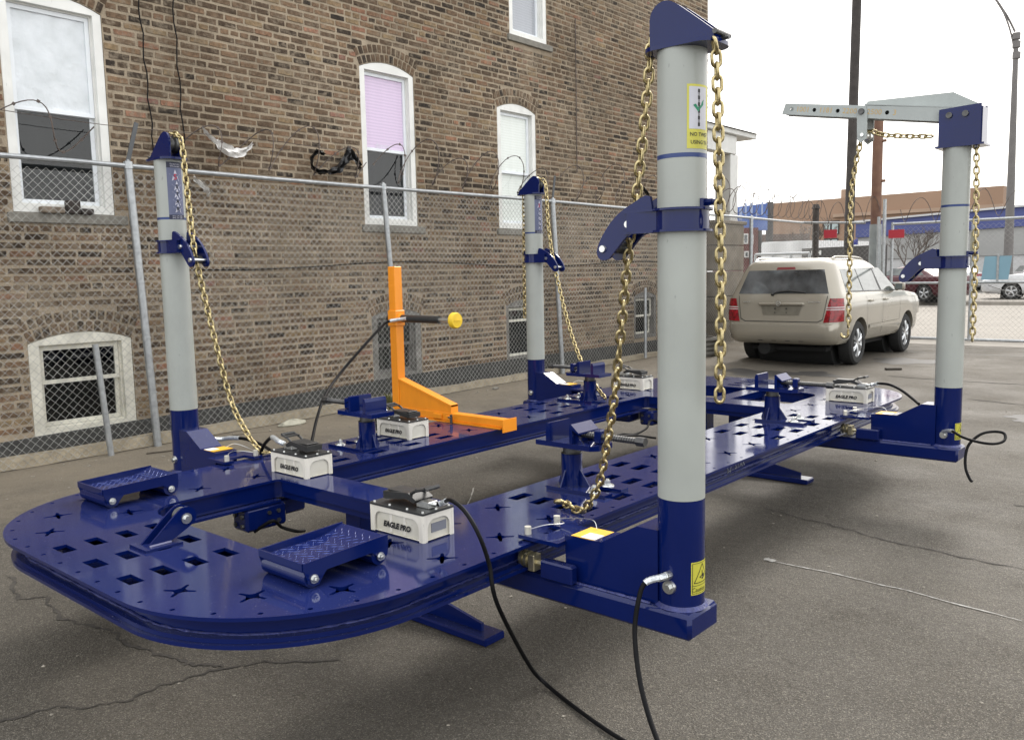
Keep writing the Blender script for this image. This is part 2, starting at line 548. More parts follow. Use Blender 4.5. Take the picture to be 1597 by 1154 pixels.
class B:
    def __init__(s):
        s.v, s.f, s.m = [], [], []

    def add(s, vs, fs, mi=0):
        k = len(s.v)
        s.v += [tuple(p) for p in vs]
        s.f += [tuple(i + k for i in f) for f in fs]
        s.m += [mi] * len(fs)
        return s

    def box(s, x0, x1, y0, y1, z0, z1, bev=0, mi=0, M=None):
        if bev:
            b = bev
            vs, fs = [], []
            X, Y, Z = (x0, x1), (y0, y1), (z0, z1)
            idx = {}
            for i in (0, 1):
                for j in (0, 1):
                    for k in (0, 1):
                        sx, sy, sz = (1 - 2 * i), (1 - 2 * j), (1 - 2 * k)
                        for a in range(3):
                            p = [X[i] + sx * b * (a != 0), Y[j] + sy * b * (a != 1), Z[k] + sz * b * (a != 2)]
                            idx[i, j, k, a] = len(vs)
                            vs.append(p)
            for i in (0, 1):
                fs.append([idx[i, 0, 0, 0], idx[i, 1, 0, 0], idx[i, 1, 1, 0], idx[i, 0, 1, 0]])
                fs.append([idx[0, i, 0, 1], idx[1, i, 0, 1], idx[1, i, 1, 1], idx[0, i, 1, 1]])
                fs.append([idx[0, 0, i, 2], idx[1, 0, i, 2], idx[1, 1, i, 2], idx[0, 1, i, 2]])
                for j in (0, 1):
                    fs.append([idx[0, i, j, 1], idx[1, i, j, 1], idx[1, i, j, 2], idx[0, i, j, 2]])
                    fs.append([idx[i, 0, j, 0], idx[i, 1, j, 0], idx[i, 1, j, 2], idx[i, 0, j, 2]])
                    fs.append([idx[i, j, 0, 0], idx[i, j, 1, 0], idx[i, j, 1, 1], idx[i, j, 0, 1]])
                    for k in (0, 1):
                        fs.append([idx[i, j, k, 0], idx[i, j, k, 1], idx[i, j, k, 2]])
        else:
            vs = [(x, y, z) for x in (x0, x1) for y in (y0, y1) for z in (z0, z1)]
            fs = [(0, 1, 3, 2), (4, 6, 7, 5), (0, 4, 5, 1), (2, 3, 7, 6), (0, 2, 6, 4), (1, 5, 7, 3)]
        if M is not None:
            vs = [M @ V(p) for p in vs]
        return s.add(vs, fs, mi)

    def cyl(s, p0, p1, r0, r1=None, n=16, cap=True, mi=0):
        p0, p1 = V(p0), V(p1)
        r1 = r0 if r1 is None else r1
        x, y = frame(p1 - p0)
        vs = []
        for p, r in ((p0, r0), (p1, r1)):
            for i in range(n):
                a = 2 * pi * i / n
                vs.append(p + x * (r * cos(a)) + y * (r * sin(a)))
        fs = [(i, (i + 1) % n, n + (i + 1) % n, n + i) for i in range(n)]
        if cap:
            fs += [tuple(range(n - 1, -1, -1)), tuple(range(n, 2 * n))]
        return s.add(vs, fs, mi)

    def tube(s, pts, r, n=8, mi=0, closed=False):
        pts = [V(p) for p in pts]
        N = len(pts)
        up = None
        vs = []
        for i, p in enumerate(pts):
            if closed:
                d = pts[(i + 1) % N] - pts[i - 1]
            else:
                d = pts[min(i + 1, N - 1)] - pts[max(i - 1, 0)]
            d.normalize()
            if up is None:
                up, _ = frame(d)
            up = (up - d * up.dot(d)).normalized()
            y = d.cross(up)
            rr = r[i] if isinstance(r, (list, tuple)) else r
            for k in range(n):
                a = 2 * pi * k / n
                vs.append(p + up * (rr * cos(a)) + y * (rr * sin(a)))
        fs = []
        for i in range(N if closed else N - 1):
            a, b = i * n, ((i + 1) % N) * n
            for k in range(n):
                fs.append((a + k, a + (k + 1) % n, b + (k + 1) % n, b + k))
        if not closed:
            fs += [tuple(range(n - 1, -1, -1)), tuple(range((N - 1) * n, N * n))]
        return s.add(vs, fs, mi)

    def lathe(s, prof, c=(0, 0, 0), ax='z', n=32, mi=0, closed=True, cap=False):
        """prof: (r, h) list turned round the axis through c"""
        c = V(c)
        vs = []
        for r, h in prof:
            for i in range(n):
                a = 2 * pi * i / n
                u, v_ = r * cos(a), r * sin(a)
                vs.append(c + (V((u, v_, h)) if ax == 'z' else V((h, u, v_)) if ax == 'x' else V((v_, h, u))))
        m = len(prof)
        fs = []
        for j in range(m if closed else m - 1):
            a, b = j * n, ((j + 1) % m) * n
            for i in range(n):
                fs.append((a + i, a + (i + 1) % n, b + (i + 1) % n, b + i))
        if cap:
            fs += [tuple(range(n)), tuple(range((m - 1) * n, m * n))]
        return s.add(vs, fs, mi)

    def plate(s, out, t, o, ux, uy, holes=(), mi=0):
        """flat outline (with holes) of thickness t, centred on its plane"""
        o, ux, uy = V(o), V(ux), V(uy)
        nz = ux.cross(uy).normalized() * (t / 2)
        loops = [list(out)] + [list(h) for h in holes]
        polys = [[V((p[0], p[1], 0)) for p in lp] for lp in loops]
        tri = tessellate_polygon(polys)
        flat = [p for lp in loops for p in lp]
        n = len(flat)
        top = [o + ux * p[0] + uy * p[1] + nz for p in flat]
        bot = [o + ux * p[0] + uy * p[1] - nz for p in flat]
        fs = []
        for a, b, c in tri:
            pa, pb, pc = flat[a], flat[b], flat[c]
            ar = (pb[0] - pa[0]) * (pc[1] - pa[1]) - (pc[0] - pa[0]) * (pb[1] - pa[1])
            if abs(ar) < 1e-12:
                continue
            if ar < 0:
                a, c = c, a
            fs.append((a, b, c))
            fs.append((c + n, b + n, a + n))
        k = 0
        for lp in loops:
            m = len(lp)
            for i in range(m):
                j = (i + 1) % m
                fs.append((k + i, k + j, k + j + n, k + i + n))
            k += m
        return s.add(top + bot, fs, mi)

    def mesh(s, name, mats, ang=32, recalc=True):
        me = bpy.data.meshes.new(name)
        me.from_pydata(s.v, [], s.f)
        mats = mats if isinstance(mats, (list, tuple)) else [mats]
        for m in mats:
            me.materials.append(m)
        if len(mats) > 1:
            me.polygons.foreach_set('material_index', s.m)
        if recalc:
            bm = bmesh.new()
            bm.from_mesh(me)
            bmesh.ops.recalc_face_normals(bm, faces=bm.faces)
            bm.to_mesh(me)
            bm.free()
        if ang:
            me.polygons.foreach_set('use_smooth', [True] * len(me.polygons))
            me.set_sharp_from_angle(angle=radians(ang))
        me.update()
        return me


WM = {}


def thing(name, label, cat, loc=(0, 0, 0), group=None, kind=None):
    o = bpy.data.objects.new(name, None)
    o.empty_display_size = .1
    o.location = loc
    COL.objects.link(o)
    WM[o.name] = Matrix.Translation(V(loc))
    o['label'] = label
    o['category'] = cat
    if group:
        o['group'] = group
    if kind:
        o['kind'] = kind
    return o


def tag(o, label, cat, group=None, kind=None):
    o['label'] = label
    if cat:
        o['category'] = cat
    if group:
        o['group'] = group
    if kind:
        o['kind'] = kind
    return o


def put(name, b, mats, parent=None, ang=32, label=None, kind=None, recalc=True, M=None):
    """link one mesh object; vertices are in world space (or in the space of M)"""
    me = b if isinstance(b, bpy.types.Mesh) else b.mesh(name, mats, ang, recalc)
    o = bpy.data.objects.new(name, me)
    COL.objects.link(o)
    mw = M if M is not None else Matrix.Identity(4)
    if parent is not None:
        o.parent = parent
        o.matrix_parent_inverse = WM[parent.name].inverted()
    if M is not None:
        o.matrix_basis = M
    WM[o.name] = mw
    if label:
        o['label'] = label
    if kind:
        o['kind'] = kind
    return o


def clusters(b):
    """split collected shapes into pieces that do not touch"""
    par = list(range(len(b.v)))

    def find(i):
        while par[i] != i:
            par[i] = par[par[i]]
            i = par[i]
        return i
    for f in b.f:
        r = find(f[0])
        for i in f[1:]:
            q_ = find(i)
            if q_ != r:
                par[q_] = r
    isl = {}
    for k, f in enumerate(b.f):
        isl.setdefault(find(f[0]), []).append(k)
    box = []
    for r, fl in isl.items():
        ids = {i for k in fl for i in b.f[k]}
        lo = [min(b.v[i][a] for i in ids) - .0015 for a in range(3)]
        hi = [max(b.v[i][a] for i in ids) + .0015 for a in range(3)]
        box.append([lo, hi, list(fl)])
    ch_ = True
    while ch_:
        ch_ = False
        for i in range(len(box)):
            for j in range(i + 1, len(box)):
                A, Bx = box[i], box[j]
                if all(A[0][a] <= Bx[1][a] and Bx[0][a] <= A[1][a] for a in range(3)):
                    A[0] = [min(A[0][a], Bx[0][a]) for a in range(3)]
                    A[1] = [max(A[1][a], Bx[1][a]) for a in range(3)]
                    A[2] += Bx[2]
                    box.pop(j)
                    ch_ = True
                    break
            if ch_:
                break
    out = []
    for lo, hi, fl in box:
        nb = B()
        mp = {}
        for k in sorted(fl):
            f = []
            for i in b.f[k]:
                if i not in mp:
                    mp[i] = len(nb.v)
                    nb.v.append(tuple(b.v[i]))
                f.append(mp[i])
            nb.f.append(tuple(f))
            nb.m.append(b.m[k])
        out.append(nb)
    return out


def puts(name, b, mats, parent=None, ang=32, **k):
    """as put(), one part for every separate piece"""
    return [put(name, x, mats, parent, ang, **k) for x in clusters(b)][-1]


def struct(name, b, mats, ang=32, label=None, **k):
    o = put(name, b, mats, None, ang, **k)
    o['kind'] = 'structure'
    if label:
        o['label'] = label
    return o


def clone(root, M, label=None, group=None):
    """copy a thing with its parts and sub-parts, moved by matrix M (world)"""
    def rec(o, par):
        c = o.copy()
        COL.objects.link(c)
        WM[c.name] = M @ WM[o.name]
        if par is not None:
            c.parent = par
        else:
            c.matrix_basis = M @ o.matrix_basis
        for ch in o.children:
            rec(ch, c)
        return c
    c = rec(root, None)
    if label:
        c['label'] = label
    if group:
        c['group'] = group
    return c


def text_poly(body, size=1., bold=0.):
    cu = bpy.data.curves.new('t', 'FONT')
    cu.body = body
    cu.size = size
    cu.align_x = 'CENTER'
    cu.align_y = 'CENTER'
    cu.offset = bold
    cu.resolution_u = 2
    ob = bpy.data.objects.new('t', cu)
    me = ob.to_mesh()
    vs = [v.co.copy() for v in me.vertices]
    fs = [tuple(p.vertices) for p in me.polygons]
    ob.to_mesh_clear()
    bpy.data.objects.remove(ob)
    return vs, fs


def star2(r, r2=None, n=5, a0=pi / 2, cx=0, cy=0):
    r2 = r2 or r * .42
    return [(cx + (r if i % 2 == 0 else r2) * cos(a0 + pi * i / n), cy + (r if i % 2 == 0 else r2) * sin(a0 + pi * i / n)) for i in range(2 * n)]


def circ(cx, cy, r, n=12):
    return [(cx + r * cos(2 * pi * i / n), cy + r * sin(2 * pi * i / n)) for i in range(n)]


def rrect(x0, x1, y0, y1, r, n=4):
    out = []
    for cx, cy, a in ((x1 - r, y1 - r, 0), (x0 + r, y1 - r, pi / 2), (x0 + r, y0 + r, pi), (x1 - r, y0 + r, 3 * pi / 2)):
        for i in range(n + 1):
            t = a + pi / 2 * i / n
            out.append((cx + r * cos(t), cy + r * sin(t)))
    return out


def gz(x, y):
    """height of the lot: it rises a little towards the wall at the far end"""
    t = min(max((y - 2.2) / 2.2, 0), 1)
    return .0085 * max(0, min(x - 2, 12)) * t * t * (3 - 2 * t)


# ================================================================== SETTING
def build_ground():
    b = B()
    xs = [-30, -12, -6, -3, -1] + [i * .5 for i in range(-1, 37)] + [18.2]
    ys = [-40, -18, -9, -5, -3] + [-2 + i * .4 for i in range(0, 18)] + [5.4, 7, 12, 40]
    vs = [(x, y, gz(x, y)) for x in xs for y in ys]
    ny = len(ys)
    fs = [(i * ny + j, (i + 1) * ny + j, (i + 1) * ny + j + 1, i * ny + j + 1) for i in range(len(xs) - 1) for j in range(ny - 1)]
    b.add(vs, fs)
    struct('parking_lot', b, ASPH, 60, 'worn grey asphalt yard with cracks, stone chips and dirt')
    b = B()
    b.add([(18.2, -60, 0.0), (400, -60, 0), (400, 500, 0), (18.2, 500, 0)], [(0, 1, 2, 3)])
    struct('street', b, ROAD, None, 'pale concrete street beyond the gate')
    b = B()
    b.box(16.6, 19.9, -30, 4.0, -.1, .006)
    struct('driveway_apron', b, CONC, 0, 'pale concrete strip running under the gate')
    b = B()
    b.box(35.2, 46, -40, 120, -.1, .14, .02)
    struct('far_pavement', b, CONC, 0, 'concrete pavement on the far side of the street')
    b = B()
    b.add([(46.01, -90, .10), (400, -90, .10), (400, 400, .10), (46.01, 400, .10)], [(0, 1, 2, 3)])
    struct('far_lot', b, mat('far_lot_asphalt', (.2, .19, .17), .9), None, 'far parking area')
    # cracks and a chalky scratch are thin marks lying on the asphalt
    rnd = random.Random(5)

    def crack(pts, w, m, name, dz, jit=.035):
        b = B()
        pp = smooth_pts(pts, 10)
        vs = []
        for i, p in enumerate(pp):
            d = (pp[min(i + 1, len(pp) - 1)] - pp[max(i - 1, 0)]).normalized()
            s = V((-d.y, d.x, 0))
            ww = w * rnd.uniform(.25, 1.2) * (.3 if i in (0, len(pp) - 1) else 1)
            jo = .75 * (jo if i else 0) + rnd.uniform(-jit, jit) * .45
            off = s * jo
            for k in (-1, 1):
                q = p + off + s * ww * k / 2
                vs.append((q.x, q.y, gz(q.x, q.y) + dz))
        n = len(pp)
        b.add(vs, [(2 * i, 2 * i + 1, 2 * i + 3, 2 * i + 2) for i in range(n - 1)])
        struct(name, b, m, None)
    CR = mat('crack_dark', (.06, .053, .045), .95, 0, .4, 30)
    CH = mat('chalk_scratch', (.42, .41, .38), .9, 0, .3, 60)
    CH2 = mat('worn_white_line', (.36, .35, .32), .9, 0, .3, 30)
    crack([(.41, 1.84, 0), (.35, 1.49, 0), (.40, 1.33, 0), (.38, 1.0, 0), (.41, .74, 0), (.43, .52, 0), (.47, .22, 0), (.5, .11, 0), (.55, .0, 0)], .022, CR, 'ground_crack', .003)
    crack([(-.3, .24, 0), (-.15, .22, 0), (.04, .18, 0), (.17, .06, 0), (.35, .05, 0), (.55, .0, 0), (.72, -.12, 0), (.9, -.3, 0)], .015, CR, 'ground_crack', .003)
    crack([(3.9, -.7, 0), (3.88, -.82, 0), (3.81, -1.14, 0), (3.75, -1.42, 0), (3.67, -1.77, 0), (3.65, -2.1, 0), (3.6, -2.6, 0)], .016, CR, 'ground_crack', .003)
    crack([(4.9, -1.9, 0), (5.0, -2.4, 0), (5.1, -2.9, 0)], .02, CR, 'ground_crack', .003)
    crack([(3.01, -1.13, 0), (3.01, -1.28, 0), (3.02, -1.5, 0), (3.0, -1.7, 0), (3.0, -1.83, 0), (2.96, -2.06, 0), (2.93, -2.3, 0)], .013, CH, 'chalk_scratch', .004, .004)
    crack([(3.02, -1.11, 0), (3.015, -1.17, 0)], .05, CH, 'chalk_scratch', .0044, .004)
    crack([(3.2, 1.15, 0), (2.95, .95, 0), (2.75, .8, 0)], .012, CH, 'chalk_scratch', .004, .004)
    crack([(14.9, 2.3, 0), (14.9, .5, 0), (14.95, -1, 0)], .05, CH2, 'worn_line', .004, .01)
    crack([(x_ * .8, 4.605 + .01 * sin(x_ * 2.3), 0) for x_ in range(-2, 17)], .03, CR, 'kerb_crevice', .0035, .02)
    crack([(9.5, -.6, 0), (9.3, -1.6, 0), (9.4, -2.8, 0)], .035, CR, 'ground_crack', .003)
    crack([(11.2, .8, 0), (11.1, -.4, 0), (11.3, -1.8, 0)], .04, CR, 'ground_crack', .003)
    OIL = mat('oil_spot', (.035, .032, .029), .6, 0, .3, 9)
    for x, y, r in ((10.6, 2.4, .5), (10.9, 1.75, .35), (13.3, 1.1, .55), (8.7, .3, .35), (8.4, -1.5, .3),
                    ):
        b = B()
        n = 60
        ph = rnd.uniform(0, 6)
        rad = [r * (.8 + .18 * sin(3 * 2 * pi * i / n + ph) + .1 * sin(7 * 2 * pi * i / n + 2 * ph) + rnd.uniform(-.06, .06)) for i in range(n)]
        vs = [(x + rad[i] * cos(2 * pi * i / n), y + rad[i] * 1.3 * sin(2 * pi * i / n), .0025) for i in range(n)]
        vs = [(a, c, gz(a, c) + .0025 + .0002 * (x % 1)) for a, c, _ in vs]
        b.add(vs, [tuple(range(n))])
        struct('oil_stain', b, OIL, None)
    # loose stones and litter along the wall
    b = B()
    for i in range(900):
        x = rnd.uniform(.3, 15)
        y = 4.58 - abs(rnd.gauss(0, .55))
        if rnd.random() < .3:
            x, y = rnd.uniform(-.5, 9), rnd.uniform(-2.6, 4.5)
        r = rnd.uniform(.004, .013) * (1.6 if y > 4.2 and rnd.random() < .2 else 1)
        z = gz(x, y)
        a = rnd.uniform(0, pi)
        p = [V((x + r * rnd.uniform(.6, 1.3) * cos(a + k * pi / 2), y + r * rnd.uniform(.6, 1.3) * sin(a + k * pi / 2), z + r * .25)) for k in range(4)]
        b.add(p + [V((x, y, z + r * rnd.uniform(.5, 1))), V((x, y, z))], [(0, 1, 4), (1, 2, 4), (2, 3, 4), (3, 0, 4), (0, 1, 5), (1, 2, 5), (2, 3, 5), (3, 0, 5)])
    o = put('gravel', b, mat('pale_gravel', (.34, .31, .26), .9, 0, .35, 30), None, 0)
    tag(o, 'loose pale stones and grit scattered over the asphalt', 'gravel', kind='stuff')


build_ground()

# ------------------------------------------------------------------ brick building
WY = 4.75
# windows: x0, x1, z0 (bottom of frame), z spring, crown rise
WIN = [(1.60, 2.43, 2.10, 3.82, .09), (5.28, 6.10, 2.11, 3.87, .09), (7.59, 8.40, 2.13, 3.72, .09), (7.88, 8.68, 4.71, 6.4, .09),
       (1.62, 2.50, .19, 1.01, .08), (5.32, 6.10, .28, 1.05, .08), (7.69, 8.45, .30, 1.08, .08), (10.9, 11.6, .4, 1.1, .08)]


def arc_pts(x0, x1, zs, rise, n=10):
    w = (x1 - x0) / 2
    r = (w * w + rise * rise) / (2 * rise)
    cx, cz = (x0 + x1) / 2, zs + rise - r
    a = math.asin(w / r)
    return [(cx + r * sin(-a + 2 * a * i / n), cz + r * cos(-a + 2 * a * i / n)) for i in range(n + 1)], (cx, cz, r, a)


def build_wall():
    X0, X1, Z1 = -2.4, 13.4, 7.4
    bld = thing('brick_building', 'tall old brick building with white arched windows behind the fence', 'building', (5, 6, 0))
    # mortar face with openings
    b = B()
    cuts = sorted({X0, X1} | {w[0] for w in WIN} | {w[1] for w in WIN})
    for a, c in zip(cuts[:-1], cuts[1:]):
        ws = sorted([w for w in WIN if w[0] < c - 1e-6 and w[1] > a + 1e-6], key=lambda w: w[2])
        n = 8 if ws else 1
        for i in range(n):
            xa, xb = a + (c - a) * i / n, a + (c - a) * (i + 1) / n

            def top(w, x):
                _, (cx, cz, r, _a) = arc_pts(w[0], w[1], w[3], w[4])
                return cz + sqrt(max(r * r - (x - cx) ** 2, 0))
            za, zb = 0., 0.
            for w_ in ws:
                b.add([(xa, WY, za), (xb, WY, zb), (xb, WY, w_[2]), (xa, WY, w_[2])], [(0, 1, 2, 3)])
                za, zb = top(w_, xa), top(w_, xb)
                # reveal (underside of the arch)
                b.add([(xa, WY, za), (xb, WY, zb), (xb, WY + .2, zb), (xa, WY + .2, za)], [(0, 1, 2, 3)])
            b.add([(xa, WY, za), (xb, WY, zb), (xb, WY, Z1), (xa, WY, Z1)], [(0, 1, 2, 3)])
    for w_ in WIN:
        for x in (w_[0], w_[1]):
            b.add([(x, WY, w_[2]), (x, WY + .2, w_[2]), (x, WY + .2, w_[3]), (x, WY, w_[3])], [(0, 1, 2, 3)])
        b.add([(w_[0], WY, w_[2]), (w_[1], WY, w_[2]), (w_[1], WY + .2, w_[2]), (w_[0], WY + .2, w_[2])], [(0, 1, 2, 3)])
    b.box(X1 - .01, X1, WY, 12, 0, Z1)
    b.box(X0, X1, WY + .25, 12, Z1 - .3, Z1)
    b.box(X0, X1, 11.9, 12, 0, Z1 - .3)
    b.box(X0, X0 + .05, WY + .1, 11.9, 0, Z1 - .3)
    put('mortar_wall', b, MORTAR, bld, None)
    # bricks
    rnd = random.Random(3)
    rows = []
    ch = .0695
    nrow = int((Z1 - .27) / ch)

    def blocked(x0, x1, z0, z1):
        for a, c, zb, zs, ri in WIN:
            if zb > 1.5:            # stone sill
                if x1 > a - .06 and x0 < c + .12 and z1 > zb - .10 and z0 < zb:
                    return True
            if x1 > a - .003 and x0 < c + .003 and z1 > zb and z0 < zs:
                return True
            _, (cx, cz, r, an) = arc_pts(a, c, zs, ri)
            if x1 > a - .03 and x0 < c + .03 and z1 > zs - .01:
                xm = (x0 + x1) / 2
                dd = hypot(max(abs(xm - cx) - (x1 - x0) * .3, 0), z0 - cz)
                if dd < r + .195 and z0 < zs + ri + .3 and z1 > zs - .005:
                    return True
        return False
    bricks = []
    for k in range(nrow):
        z0 = .275 + k * ch
        head = (k % 7 == 3)
        L = .092 if head else .194
        x = X0 + rnd.uniform(-.1, 0) + (0 if k % 2 else -.1)
        while x < X1:
            g = rnd.uniform(.012, .022)
            ln = L * rnd.uniform(.93, 1.05)
            if not head and rnd.random() < .05:
                ln = .098
            xa, xb = x, min(x + ln, X1 - .002)
            if xb - xa > .03 and xa > X0:
                cut = [(xa, xb)]
                if blocked(xa, xb, z0, z0 + .056):
                    # keep a closer beside the opening when it fits
                    cut = []
                    free = [not blocked(xa + .01 * i, xa + .01 * (i + 1), z0, z0 + .056) for i in range(int((xb - xa) / .01))]
                    st = None
                    for i, f_ in enumerate(free + [False]):
                        if f_ and st is None:
                            st = i
                        if not f_ and st is not None:
                            if i - st >= 3:
                                cut.append((xa + .01 * st, xa + .01 * i))
                            st = None
                for p, q in cut:
                    bricks.append((p, q, z0 + rnd.uniform(-.002, .002), .048 * rnd.uniform(.90, 1.06)))
            x += ln + g
    vis = []
    for i, (p, q, z, h) in enumerate(bricks):
        c = V(((p + q) / 2, WY, z + h / 2))
        d = c - CAM
        dep = d.dot(FW)
        if dep > 0:
            u = 798.5 + 1324.84 * d.dot(RT) / dep
            v_ = 577 - 1324.84 * d.dot(UP) / dep
            if 0 < u < 1597 and 0 < v_ < 1154:
                vis.append((dep / (q - p), i))
    vis.sort()
    near = {i for _, i in vis[:300]}

    def brick_verts(p, q, z, h, out, r):
        jx, jz = .007, .0045
        f = [(p + r.uniform(0, jx), z + r.uniform(0, jz)), (p + (q - p) * .5, z + r.uniform(-.001, jz)), (q - r.uniform(0, jx), z + r.uniform(0, jz)),
             (q - r.uniform(0, jx), z + h - r.uniform(0, jz)), (p + (q - p) * .5, z + h - r.uniform(-.001, jz)), (p + r.uniform(0, jx), z + h - r.uniform(0, jz))]
        y = WY - out
        return [(a, y + r.uniform(-.0015, .0015), c) for a, c in f] + [(a, WY + .02, c) for a, c in f]
    FB = [(0, 1, 4, 5), (1, 2, 3, 4)] + [(i, (i + 1) % 6, 6 + (i + 1) % 6, 6 + i) for i in range(6)]
    b = B()
    tones = []
    BM1 = brick_mat('brick_face', True)
    BM2 = brick_mat('brick_field', False)
    protos = []
    for s in range(8):
        pb = B()
        pb.add(brick_verts(-.5 * .2, .5 * .2, -.027, .054, .006, rnd), FB)
        pb.v = [(x, y - WY, z) for x, y, z in pb.v]
        protos.append(pb.mesh('brick', BM1, 0))
    for i, (p, q, z, h) in enumerate(bricks):
        if i in near:
            o = bpy.data.objects.new('brick', protos[rnd.randrange(8)])
            COL.objects.link(o)
            o.parent = bld
            o.matrix_parent_inverse = WM[bld.name].inverted()
            o.location = ((p + q) / 2, WY + rnd.uniform(-.002, .002), z + h / 2)
            o.scale = ((q - p) / .2, 1, h / .054)
        else:
            b.add(brick_verts(p, q, z, h, rnd.uniform(.003, .009), rnd), FB)
            tones += [rnd.random()] * len(FB)
    # arch bricks, two rings
    for a, c, zb, zs, ri in WIN:
        _, (cx, cz, r, an) = arc_pts(a, c, zs, ri)
        for ring in (0, 1):
            rr = r + .008 + ring * .100
            n = int(2 * an * (rr + .05) / .068)
            an2 = an * (1.0 + .02 * ring)
            for i in range(n):
                t = -an2 + 2 * an2 * (i + .5) / n
                hw = an2 / n * (rr + .05) * .68
                th = 0.082 * rnd.uniform(.9, 1.04)
                vs = []
                for yy in (WY - rnd.uniform(.005, .009), WY + .02):
                    for (lx, lz) in ((-hw, 0), (hw, 0), (hw, th), (-hw, th)):
                        X = cx + (rr + lz) * sin(t) + lx * cos(t)
                        Z = cz + (rr + lz) * cos(t) - lx * sin(t)
                        vs.append((X, yy, Z))
                b.add(vs, [(0, 1, 2, 3), (0, 1, 5, 4), (1, 2, 6, 5), (2, 3, 7, 6), (3, 0, 4, 7)])
                tones += [rnd.random() * .75] * 5
    me = b.mesh('brick_courses', BM2, 0)
    at_ = me.attributes.new('tone', 'FLOAT', 'FACE')
    at_.data.foreach_set('value', tones)
    put('brick_courses', me, BM2, bld, kind='stuff', label='rest of the brown brick courses and arches')
    # base band and kerb follow the rising yard
    for nm, y0, z0f, z1f, m in (('tar_band', WY - .014, .02, None, TAR), ('foundation_kerb', WY - .13, -.1, .10, KERB)):
        bb = B()
        n = 60
        vs = []
        rr = random.Random(8)
        for i in range(n + 1):
            x = X0 + (X1 - X0) * i / n
            g = gz(x, 4.6)
            t = (.21 + min(max((x - 1) * .022, 0), .13)) if nm == 'tar_band' else .100 + g * .55 + rr.uniform(-.008, .008)
            vs += [(x, y0, z0f), (x, y0, t), (x, WY + .01, t + .002), (x, WY + .01, z0f)]
        bb.add(vs, [(4 * i + k, 4 * i + 4 + k, 4 * i + 4 + (k + 1) % 4, 4 * i + (k + 1) % 4) for i in range(n) for k in range(4)])
        put(nm, bb, m, bld, 20)
    # stone sills
    for a, c, zb, zs, ri in WIN:
        if zb > 1.5:
            bb = B()
            bb.box(a - .05, c + .1, WY - .035, WY + .1, zb - .085, zb - .003, .006)
            put('window_sill', bb, STONE, bld, 0)
    return bld


BLD = build_wall()
GLS = glass_mat('window_glass', (.96, .97, .98), .0)
GLS2 = glass_mat('dull_window_glass', (.6, .62, .62), .02)


def window(i, upper, lower, trim=TRIM, sash=SASH, rail=None, cs=.075):
    """casing, two sashes, panes and what hangs behind them"""
    a, c, zb, zs, ri = WIN[i]
    ar, _ = arc_pts(a, c, zs, ri)
    g = .004
    b = B()
    out = [(a + g, zb + g), (c - g, zb + g)] + [(x + (g if x < (a + c) / 2 else -g), z - g) for x, z in reversed(ar)]
    x0, x1, z0, z1 = a + cs, c - cs, zb + cs * .9, zs - .02
    b.plate(out, .05, (0, WY + .03, 0), (1, 0, 0), (0, 0, 1), [[(x0, z0), (x0, z1), (x1, z1), (x1, z0)]])
    # inner jamb liner
    for p in ((x0 - .01, x0 + .012, z0, z1), (x1 - .012, x1 + .01, z0, z1), (x0 + .012, x1 - .012, z0 - .01, z0 + .014), (x0 + .012, x1 - .012, z1 - .014, z1 + .01)):
        b.box(p[0], p[1], WY + .05, WY + .15, p[2], p[3])
    wf = put('window_frame', b, trim, BLD, 0)
    zm = rail if rail else (z0 + z1) / 2
    x0 += .014
    x1 -= .014
    z0 += .016
    z1 -= .016
    for nm, q0, q1, y, m in (('upper_sash', zm - .008, z1, WY + .075, upper), ('lower_sash', z0, zm + .022, WY + .105, lower)):
        s = B()
        t = .034
        s.plate([(x0, q0), (x1, q0), (x1, q1), (x0, q1)], .026, (0, y, 0), (1, 0, 0), (0, 0, 1), [[(x0 + t, q0 + t), (x0 + t, q1 - t), (x1 - t, q1 - t), (x1 - t, q0 + t)]])
        so_ = put(nm, s, sash, BLD, 0)
        pz = B()
        pz.box(x0 + t - .004, x1 - t + .004, y - .002, y + .002, q0 + t - .004, q1 - t + .004)
        put('pane', pz, m[1], so_, 0)
        if m[0] is not None:
            pb = B()
            nn = 14
            yb = y + m[2]
            pb.add([(x0 + (x1 - x0) * k / nn, yb + .004 * sin(k * 1.7), q) for k in range(nn + 1) for q in (q0 + .01, q1 - .01)],
                   [(2 * k, 2 * k + 2, 2 * k + 3, 2 * k + 1) for k in range(nn)])
            put('blind', pb, m[0], so_, 40)
    # a dark room behind
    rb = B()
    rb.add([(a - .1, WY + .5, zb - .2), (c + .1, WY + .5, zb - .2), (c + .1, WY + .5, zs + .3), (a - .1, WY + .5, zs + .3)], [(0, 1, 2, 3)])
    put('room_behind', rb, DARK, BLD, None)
    return wf


FILM = mat('plastic_film', (.66, .67, .66), .5, 0, .16, 6, 1.0, 12, vcol=(.84, .84, .84))
FILMD = mat('dark_insect_screen', (.035, .037, .042), .6, 0, .4, 3, .3, 8)
PINK = stripes_mat('lilac_blind', (.68, .52, .68), (.80, .62, .78), 9)
CREAM = stripes_mat('cream_blind', (.80, .81, .73), (.86, .87, .80), 9)
GREYB = stripes_mat('grey_blind', (.40, .40, .42), (.45, .45, .47), 9)
SCR = stripes_mat('grey_screen', (.045, .045, .058), (.065, .065, .08), 30)
BOARD = mat('grey_weathered_board', (.15, .145, .135), .9, 0, .35, 6, .6, 30)
window(0, (FILM, GLS, .006), (FILMD, GLS2, .012), rail=2.95)
window(1, (PINK, GLS, .008), (SCR, GLS2, .01), rail=2.97)
window(2, (CREAM, GLS, .008), (CREAM, GLS, .008), rail=2.89)
window(3, (GREYB, GLS, .008), (GREYB, GLS, .008), rail=5.6)
window(4, (None, GLS2, 0), (None, GLS2, 0), OLDTRIM, OLDTRIM, rail=.66, cs=.09)
